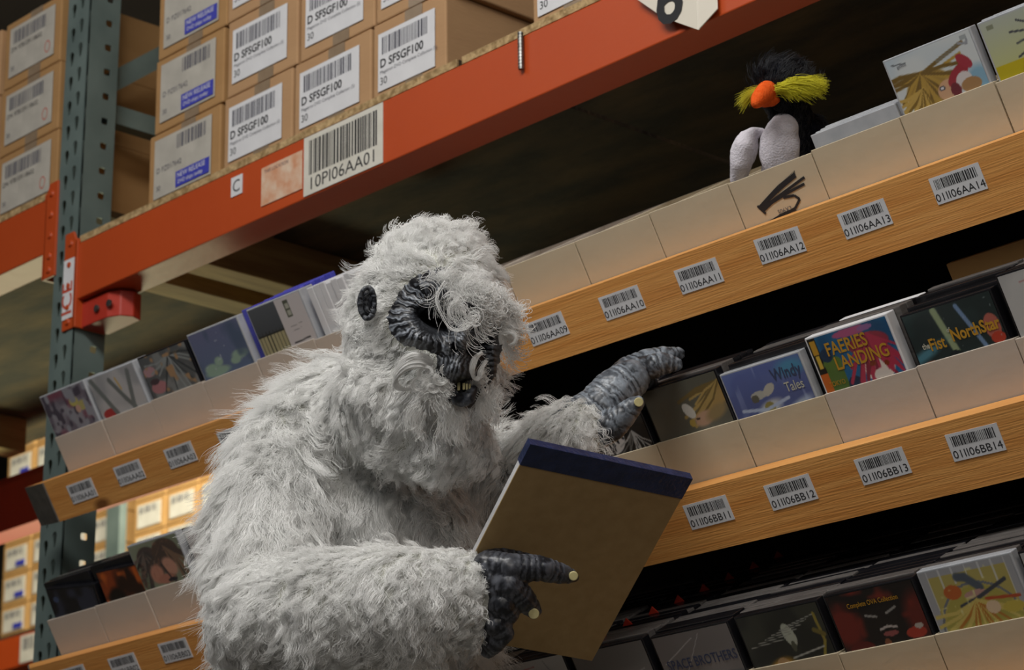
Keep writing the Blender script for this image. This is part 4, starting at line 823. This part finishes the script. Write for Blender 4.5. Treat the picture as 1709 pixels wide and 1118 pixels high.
# ear: rim ring with a dark bowl and inner fold
ech = [[(P(613+12.5*math.cos(t), 506-26*math.sin(t), 3.078), .0026+.0009*abs(math.sin(t*1.5))) for t in np.linspace(-.3, 2*math.pi-.3, 26)],
       [(P(618, 490, 3.080), .0018), (P(611, 496, 3.082), .0022), (P(609, 508, 3.084), .0022), (P(613, 518, 3.084), .0022), (P(619, 522, 3.082), .002)], [(P(613, 506, 3.098), .004), (P(611, 504, 3.12), .012), (P(640, 520, 3.15), .02)]]
em = blob_mesh(ech, [(P(613, 506, 3.092), camax(.0085, .018, .003))], .0011, 1); wrinkle_skin(em, ech, .0003, 700, (.22, .24, .27), 6, .2)
ear = link('ear', em, M_GLOVE, person, pinv)
tag(link('fur_lining', bpy.data.meshes.new('x'), None, None)); bpy.data.objects.remove(bpy.data.objects['fur_lining'])
# ---- gloves
def nail(par, c, ax_u, ax_v, nrm_, r):
    q = MB(); q.cyl(c, nrm_, r, .0022, 18, r*.9); return q.build('nail', M_NAIL, par, None, bevel=.0006)
D1 = 2.985
h1 = [  # hand holding the pad: palm behind the pad's left edge, fingers over the board
    [(P(770, 995, D1+.03), .034), (P(800, 985, D1+.02), .034), (P(822, 965, D1+.0), .024)],
    [(P(815, 945, D1), .0195), (P(850, 948, D1-.012), .0178), (P(900, 948, D1-.004), .0160), (P(935, 957, D1+.008), .0125), (P(955, 962, D1+.016), .0085)],
    [(P(815, 985, D1), .020), (P(848, 975, D1-.014), .0185), (P(872, 998, D1-.004), .0155), (P(890, 1018, D1+.010), .0105)],
    [(P(810, 1015, D1), .018), (P(838, 1008, D1-.014), .0165), (P(848, 1024, D1-.006), .0135), (P(840, 1036, D1+.008), .010)],
    [(P(806, 1040, D1+.006), .016), (P(830, 1040, D1-.010), .0150), (P(842, 1056, D1-.006), .0120), (P(826, 1072, D1+.002), .013), (P(815, 1085, D1+.012), .010)],
    [(P(800, 950, D1+.06), .018), (P(835, 930, D1+.085), .016), (P(875, 925, D1+.10), .012)]]
gm = blob_mesh(h1, (), .0021, 2); wrinkle_skin(gm, h1, .00045, 820, (.16, .17, .20), 1, .30)
hand1 = link('glove', gm, M_GLOVE, person, pinv); hand1['label'] = 'dark wrinkled glove gripping the pad'
nail(hand1, P(957, 961, D1+.003), None, None, -BACK*-1, .0058); nail(hand1, P(891, 1024, D1-.006), None, None, BACK, .0066)
D2 = 3.33
h2 = [
    [(P(960, 712, 3.29), .036), (P(998, 686, 3.30), .034), (P(1025, 655, 3.31), .032), (P(1050, 634, 3.32), .027)],
    [(P(1045, 632, D2), .024), (P(1075, 617, D2+.004), .0185), (P(1103, 606, D2+.010), .0155), (P(1128, 608, D2+.016), .0095)],
    [(P(1045, 622, D2+.02), .021), (P(1080, 604, D2+.03), .0175), (P(1108, 594, D2+.036), .013), (P(1133, 590, D2+.045), .0085)],
    [(P(1045, 640, D2+.03), .017), (P(1068, 632, D2+.05), .014), (P(1085, 640, D2+.06), .011), (P(1088, 655, D2+.06), .009)],
    [(P(1035, 655, D2+.02), .015), (P(1050, 655, D2+.045), .012), (P(1056, 668, D2+.05), .009)],
    [(P(1000, 715, 3.28), .026), (P(1020, 712, 3.270), .021), (P(1040, 694, 3.262), .0165), (P(1056, 678, 3.258), .013), (P(1063, 673, 3.257), .010)]]
gm2 = blob_mesh(h2, (), .0022, 2); wrinkle_skin(gm2, h2, .0005, 760, (.30, .34, .39), 2, .50)
hand2 = link('glove', gm2, M_GLOVE, person, pinv); hand2['label'] = 'blue grey wrinkled glove pointing at the shelf'
nail(hand2, P(1066, 671, 3.246), None, None, BACK, .0062)
for o_ in (hand1, hand2, mask_o): pass
# ---- loose curls over the brow and the moustache
def curls(name, items, radius, seed, parent):
    rg = np.random.default_rng(seed); ALL = []; sizes = []
    for (x, y, d, L, dirv, cr, turns, n, spread) in items:
        base = P(x, y, d-.018); ph = rg.uniform(0, 6.28)
        for i in range(n):
            p0 = base + (RIGHT*rg.normal(0, spread)+UP*rg.normal(0, spread)+BACK*rg.normal(0, spread*.6)); k = 22; t = np.linspace(0, 1, k)[:, None]; dd = nrm(RIGHT*dirv[0]+UP*dirv[1]+BACK*dirv[2]+rg.normal(0, .12, 3))
            ph2 = ph+rg.normal(0, .5); c = cr*rg.uniform(.7, 1.2); tt = turns*rg.uniform(.85, 1.15)
            pts = p0+dd*L*rg.uniform(.8, 1.15)*t - UP*.012*t*t + c*t**.6*(RIGHT*(np.cos(ph2+6.28*tt*t)-math.cos(ph2))+UP*(np.sin(ph2+6.28*tt*t)-math.sin(ph2)))+BACK*(.25*c*np.sin(ph2*2+6.28*tt*t))
            ALL.append(pts); sizes.append(k)
    pts = np.concatenate(ALL); cu = bpy.data.hair_curves.new(name); cu.add_curves(sizes); cu.attributes['position'].data.foreach_set('vector', pts.astype('f').ravel())
    ra = cu.attributes.get('radius') or cu.attributes.new('radius', 'FLOAT', 'POINT'); ra.data.foreach_set('value', np.full(len(pts), radius, 'f')); cu.materials.append(M_FUR)
    o = bpy.data.objects.new(name, cu); COL.objects.link(o); o.parent = parent; o['kind'] = 'stuff'; return o
rr = random.Random(12); items = []
for i in range(54):      # brow tangle
    x = rr.uniform(745, 850); y = rr.uniform(444, 474)+(x-745)*.42; items.append((x, y, 3.035+rr.uniform(-.01, .015)+max(0, x-800)*.0007, rr.uniform(.012, .030), (rr.uniform(-.5, .7), -1, -.15), rr.uniform(.005, .010), rr.uniform(.9, 1.8), 42, .0045))
for i in range(8): items.append((rr.uniform(715, 745), rr.uniform(448, 470), 3.03, rr.uniform(.02, .03), (rr.uniform(.1, .8), -.8, -.1), .010, 1.3, 10, .003))
for i in range(4): items.append((rr.uniform(752, 785), rr.uniform(500, 515), 3.01, .022, (rr.uniform(-.2, .5), -1, 0), .012, 1.3, 7, .002))
for i in range(9): items.append((rr.uniform(840, 862), rr.uniform(500, 570), 3.09, .022, (.3, -.8, 0), .012, 1.1, 20, .003))
for i in range(10): items.append((rr.uniform(715, 748), rr.uniform(612, 645), 3.025, .014, (-.4, -.8, -.2), .007, 1.2, 22, .0025))
for i in range(6): items.append((795+rr.uniform(-6, 8), 600+rr.uniform(-12, 16), 3.045, .02, (.2, -1, -.1), .007, 1.0, 26, .0025))
for i in range(5): items.append((800+rr.uniform(-10, 25), 650+rr.uniform(-8, 20), 3.06, .02, (.3, -1, 0), .006, 1.0, 24, .0025))
for i in range(8): items.append((rr.uniform(690, 770), 672+rr.uniform(-8, 10), 3.045, .03, (rr.uniform(-.4, .3), -1, 0), .005, 1.2, 30, .003))
cf = curls('brow_and_moustache_curls', items, .00026, 8, mask_o); cf.name = 'curls'
def locks(name, defs, radius, seed, parent, mi=None):
    rg = np.random.default_rng(seed); A = []; K = 30
    for pts, n, w0, w1 in defs:
        Q = np.array([P(*p) for p in pts]); m = len(Q); tt = np.linspace(0, m-1.001, K); i = tt.astype(int); f = (tt-i)[:, None]
        p0, p1, p2, p3 = Q[np.clip(i-1, 0, m-1)], Q[i], Q[np.clip(i+1, 0, m-1)], Q[np.clip(i+2, 0, m-1)]
        C_ = .5*((2*p1)+(-p0+p2)*f+(2*p0-5*p1+4*p2-p3)*f*f+(-p0+3*p1-3*p2+p3)*f**3); T_ = np.gradient(C_, axis=0); T_ /= np.linalg.norm(T_, axis=1, keepdims=True)+1e-9; S_ = np.cross(T_, BACK)
        for j in range(n):
            a, b = rg.normal(0, 1), rg.normal(0, 1); w_ = (w0*(1-np.linspace(0, 1, K))+w1*np.linspace(0, 1, K))[:, None]; ph = rg.uniform(0, 6.28); e = rg.uniform(.75, 1)
            idx = np.linspace(0, (K-1)*e, K); C2 = np.stack([np.interp(idx, np.arange(K), C_[:, q]) for q in range(3)], 1)
            A.append(C2+S_*w_*(a+.25*np.sin(ph+np.linspace(0, 9, K))[:, None])+BACK*w_*b*.6)
    pts = np.concatenate(A); cu = bpy.data.hair_curves.new(name); cu.add_curves([K]*len(A)); cu.attributes['position'].data.foreach_set('vector', pts.astype('f').ravel())
    ra = cu.attributes.get('radius') or cu.attributes.new('radius', 'FLOAT', 'POINT'); ra.data.foreach_set('value', np.tile(radius*(1-.5*np.linspace(0, 1, K)**2), len(A)).astype('f')); cu.materials.append(M_FUR)
    o = bpy.data.objects.new(name, cu); COL.objects.link(o); o.parent = parent; o['kind'] = 'stuff'; return o
lk = []
ZL = 3.012
for k in range(5):
    q = k*5; lk.append(([(722-q*.3, 606+q*.6, ZL), (705, 592+q, ZL-.01), (682, 594+q, ZL-.012), (664, 612+q*.8, ZL-.004), (662-q*.2, 636+q*.4, ZL+.004), (676, 650, ZL+.002), (694, 645-q*.3, ZL)], 60, .0016, .0011))
for (x, y, r0, n) in ((712, 622, 16, 50), (734, 632, 15, 46), (722, 646, 13, 40), (745, 615, 12, 40), (700, 640, 14, 40)):
    t0 = rr.uniform(0, 6); lk.append(([(x+(r0-1.2*i)*math.cos(t0+i*.85), y+(r0-1.2*i)*.9*math.sin(t0+i*.85), ZL-.004-.001*i) for i in range(8)], n, .0014, .0012))
lk.append(([(806, 588, 3.02), (794, 598, 3.005), (788, 615, 3.0), (792, 632, 3.005), (803, 626, 3.01), (806, 612, 3.01)], 70, .0016, .0014))
lk.append(([(812, 600, 3.03), (802, 618, 3.01), (800, 634, 3.01), (808, 640, 3.015)], 50, .0018, .0012))
for (x, y, r0, n, z) in ((848, 566, 15, 60, 3.04), (712, 488, 17, 7, 3.0), (766, 520, 17, 6, 2.99), (752, 500, 14, 8, 2.99), (790, 530, 12, 7, 3.0)):
    t0 = rr.uniform(0, 6); lk.append(([(x+(r0-.6*i)*math.cos(t0+i*.9), y+(r0-.6*i)*.9*math.sin(t0+i*.9), z-.001*i) for i in range(7)], n, .0013 if n > 20 else .003, .0013 if n > 20 else .003))
lk.append(([(745, 470, 3.0), (730, 500, 2.99), (750, 545, 2.985), (775, 548, 2.985), (790, 538, 2.99), (800, 560, 3.0)], 7, .0022, .0014))
locks('locks', lk, .00027, 5, mask_o)
# ------------------------------------------------------------------ writing pad
TL, TR_, BR = P(885, 742, 2.98), P(1155, 800, 2.98+124/1400*.0+.088), P(1000, 1105, 2.98+.088+.137)
ex = nrm(TR_-TL); ey = BR-TR_; ey = nrm(ey-ex*np.dot(ey, ex)); ez = np.cross(ex, ey)          # x to the right, y down the pad
if np.dot(ez, CAM-TL) < 0: ez = -ez
pw_, ph_ = np.linalg.norm(TR_-TL), np.linalg.norm(BR-TR_)
PM = Matrix([[*[ex[0], ey[0], ez[0]], TL[0]], [*[ex[1], ey[1], ez[1]], TL[1]], [*[ex[2], ey[2], ez[2]], TL[2]], [0, 0, 0, 1]])
pad = empty('writing_pad', 'writing pad with brown card back and navy binding held by dark glove', 'pad', mw=PM)
MB().box((0, .002, -.002), (pw_, ph_, 0)).build('card_back', M_PADBOARD, pad, bevel=.0003)
MB().box((.0006, .002, -.0105), (pw_-.0006, ph_-.0006, -.0022)).build('paper_block', M_PAPER, pad)
MB().box((-.0006, -.0012, -.0115), (pw_+.0006, .030, .0008)).build('binding', M_NAVY, pad, bevel=.0005)
print('pad', pw_, ph_, [proj(np.array(PM @ Vector(c))) for c in ((0, 0, 0), (pw_, 0, 0), (pw_, ph_, 0), (0, ph_, 0))])
# ------------------------------------------------------------------ plush penguin
DP = 3.405
pg = empty('plush_penguin', 'plush rockhopper penguin with orange beak sitting in tray AA12', 'soft toy', None, tuple(P(1300, 290, DP)))
pinv2 = Matrix.Translation(-Vector(pg.location))
def soft(name, chains, ells, m, vox=.003, sm=4, par=pg, mi=pinv2, label=None):
    o = link(name, blob_mesh(chains, ells, vox, sm), m, par, mi if par is pg else None)
    if label: o['label'] = label
    return o
M_PLUSHB = mat('black_plush', '0b0c12', '12141c', .95, 200, bump=.8, bscale=300, spec=.1); M_PLUSHW = mat('white_plush', 'cdc8d0', 'd6d1d8', .95, 200, bump=.5, bscale=400, spec=.1)
M_PLUSHO = mat('orange_plush', 'e0561c', 'ea6428', .9, 150, bump=.4, bscale=400, spec=.1); M_YFUR = mat('yellow_fur', 'd0c820', 'dcd428', .6, 30); M_BFUR = mat('black_fur', '0a0a10', '14161e', .6, 30)
pb_ = soft('body', [[(P(1330, 315, DP+.085), .036), (P(1325, 255, DP+.05), .038), (P(1322, 215, DP+.035), .031), (P(1318, 175, DP+.02), .027)]],
     [(P(1312, 148, DP+.01), camax(.040, .035, .037)), (P(1352, 225, DP+.06), camax(.025, .031, .03)), (P(1300, 128, DP+.012), camax(.034, .022, .03))], M_PLUSHB)
soft('belly', [], [(P(1301, 248, DP+.008), camax(.0285, .044, .019, -.06)), (P(1308, 214, DP+.004), camax(.021, .022, .015)), (P(1298, 290, DP+.022), camax(.024, .03, .016))], M_PLUSHW, label='pale white belly')
soft('flipper', [[(P(1272, 220, DP+.02), .006), (P(1256, 222, DP+.015), .009), (P(1242, 244, DP+.012), .0145), (P(1237, 272, DP+.018), .0155), (P(1232, 300, DP+.030), .012)]], [(P(1242, 252, DP+.016), camax(.0195, .032, .008, -.30))], M_PLUSHW, label='pale grey flipper')
soft('flipper', [[(P(1354, 210, DP+.025), .010), (P(1368, 235, DP+.02), .015), (P(1366, 268, DP+.03), .013)]], [], M_PLUSHB, label='black flipper')
soft('beak', [[(P(1280, 152, DP-.022), .0145), (P(1274, 158, DP-.036), .0135), (P(1267, 165, DP-.048), .0115), (P(1262, 172, DP-.056), .0075)], [(P(1276, 148, DP-.03), .009), (P(1272, 152, DP-.04), .008)], [(P(1276, 166, DP-.030), .011), (P(1288, 167, DP-.022), .009), (P(1297, 166, DP-.014), .005)]], [], M_PLUSHO, .0018, 3)
pv, ptri = mesh_np(pb_.data)
def pm_mask(c_, rx_, ry_):
    def f(p, n): x, y, z = proj(p); return ((x-c_[0])/rx_)**2+((y-c_[1])/ry_)**2 < 1
    return f
crest = fur('head_fur', ptri, pv, 9000, lambda p: np.full(len(p), .018), .35, lambda p, n: np.tile(UP*1.0+RIGHT*.25+DOWN*.3, (len(p), 1)), .00028, .002, 21, 500, 7, .5, pm_mask((1310, 132), 66, 40), None, .5, M_BFUR, pb_, .5)
bf = fur('back_fur', ptri, pv, 9000, lambda p: np.full(len(p), .009), .3, lambda p, n: np.tile(DOWN, (len(p), 1)), .00028, .001, 22, 500, 6, .4, lambda p, n: proj(p)[1] > 165, None, .5, M_BFUR, pb_, .5)
def tuft(name, p0s, dirs, L, n, rad, m, seed, droop=.012):
    rg = np.random.default_rng(seed); k = 10; A = []
    for i in range(n):
        t = rg.random(); p0 = np.array(p0s[0])*(1-t)+np.array(p0s[1])*t + rg.normal(0, .0022, 3); d = nrm(np.array(dirs[0])*(1-t)+np.array(dirs[1])*t+rg.normal(0, .10, 3)); l = L*rg.uniform(.35, 1.15)*(1.15-.5*abs(t-.4)); s = np.linspace(0, 1, k)[:, None]
        A.append(p0+d*l*s-UP*droop*s*s*rg.uniform(.5, 1.5))
    pts = np.concatenate(A); cu = bpy.data.hair_curves.new(name); cu.add_curves([k]*n); cu.attributes['position'].data.foreach_set('vector', pts.astype('f').ravel())
    ra = cu.attributes.get('radius') or cu.attributes.new('radius', 'FLOAT', 'POINT'); ra.data.foreach_set('value', np.tile(np.linspace(rad, rad*.3, k), n).astype('f')); cu.materials.append(m)
    o = bpy.data.objects.new(name, cu); COL.objects.link(o); o.parent = pg; o.matrix_basis = pinv2; o['kind'] = 'stuff'; return o
tuft('yellow_eyebrow', (P(1290, 152, DP-.030), P(1325, 134, DP-.032)), (RIGHT*1.0+UP*.20, RIGHT*1.0+UP*.12), .046, 2200, .00030, M_YFUR, 31, .011)
tuft('yellow_eyebrow', (P(1266, 150, DP-.022), P(1256, 156, DP-.018)), (-RIGHT*1.0+UP*.1, -RIGHT*.8-UP*.9), .022, 300, .00022, M_YFUR, 32, .006)
# ------------------------------------------------------------------ lettering becomes plain mesh
dg = bpy.context.evaluated_depsgraph_get(); CACHE = {}
for o in FONTS:
    key = (o.data.body, o.data.size, o.data.materials[0].name, o.data.align_x, round(o.data.offset, 5))
    if key not in CACHE: CACHE[key] = bpy.data.meshes.new_from_object(o.evaluated_get(dg))
    n = o.name; par = o.parent; mb = o.matrix_basis.copy(); bpy.data.objects.remove(o)
    q = bpy.data.objects.new(n, CACHE[key]); COL.objects.link(q); q.parent = par; q.matrix_basis = mb
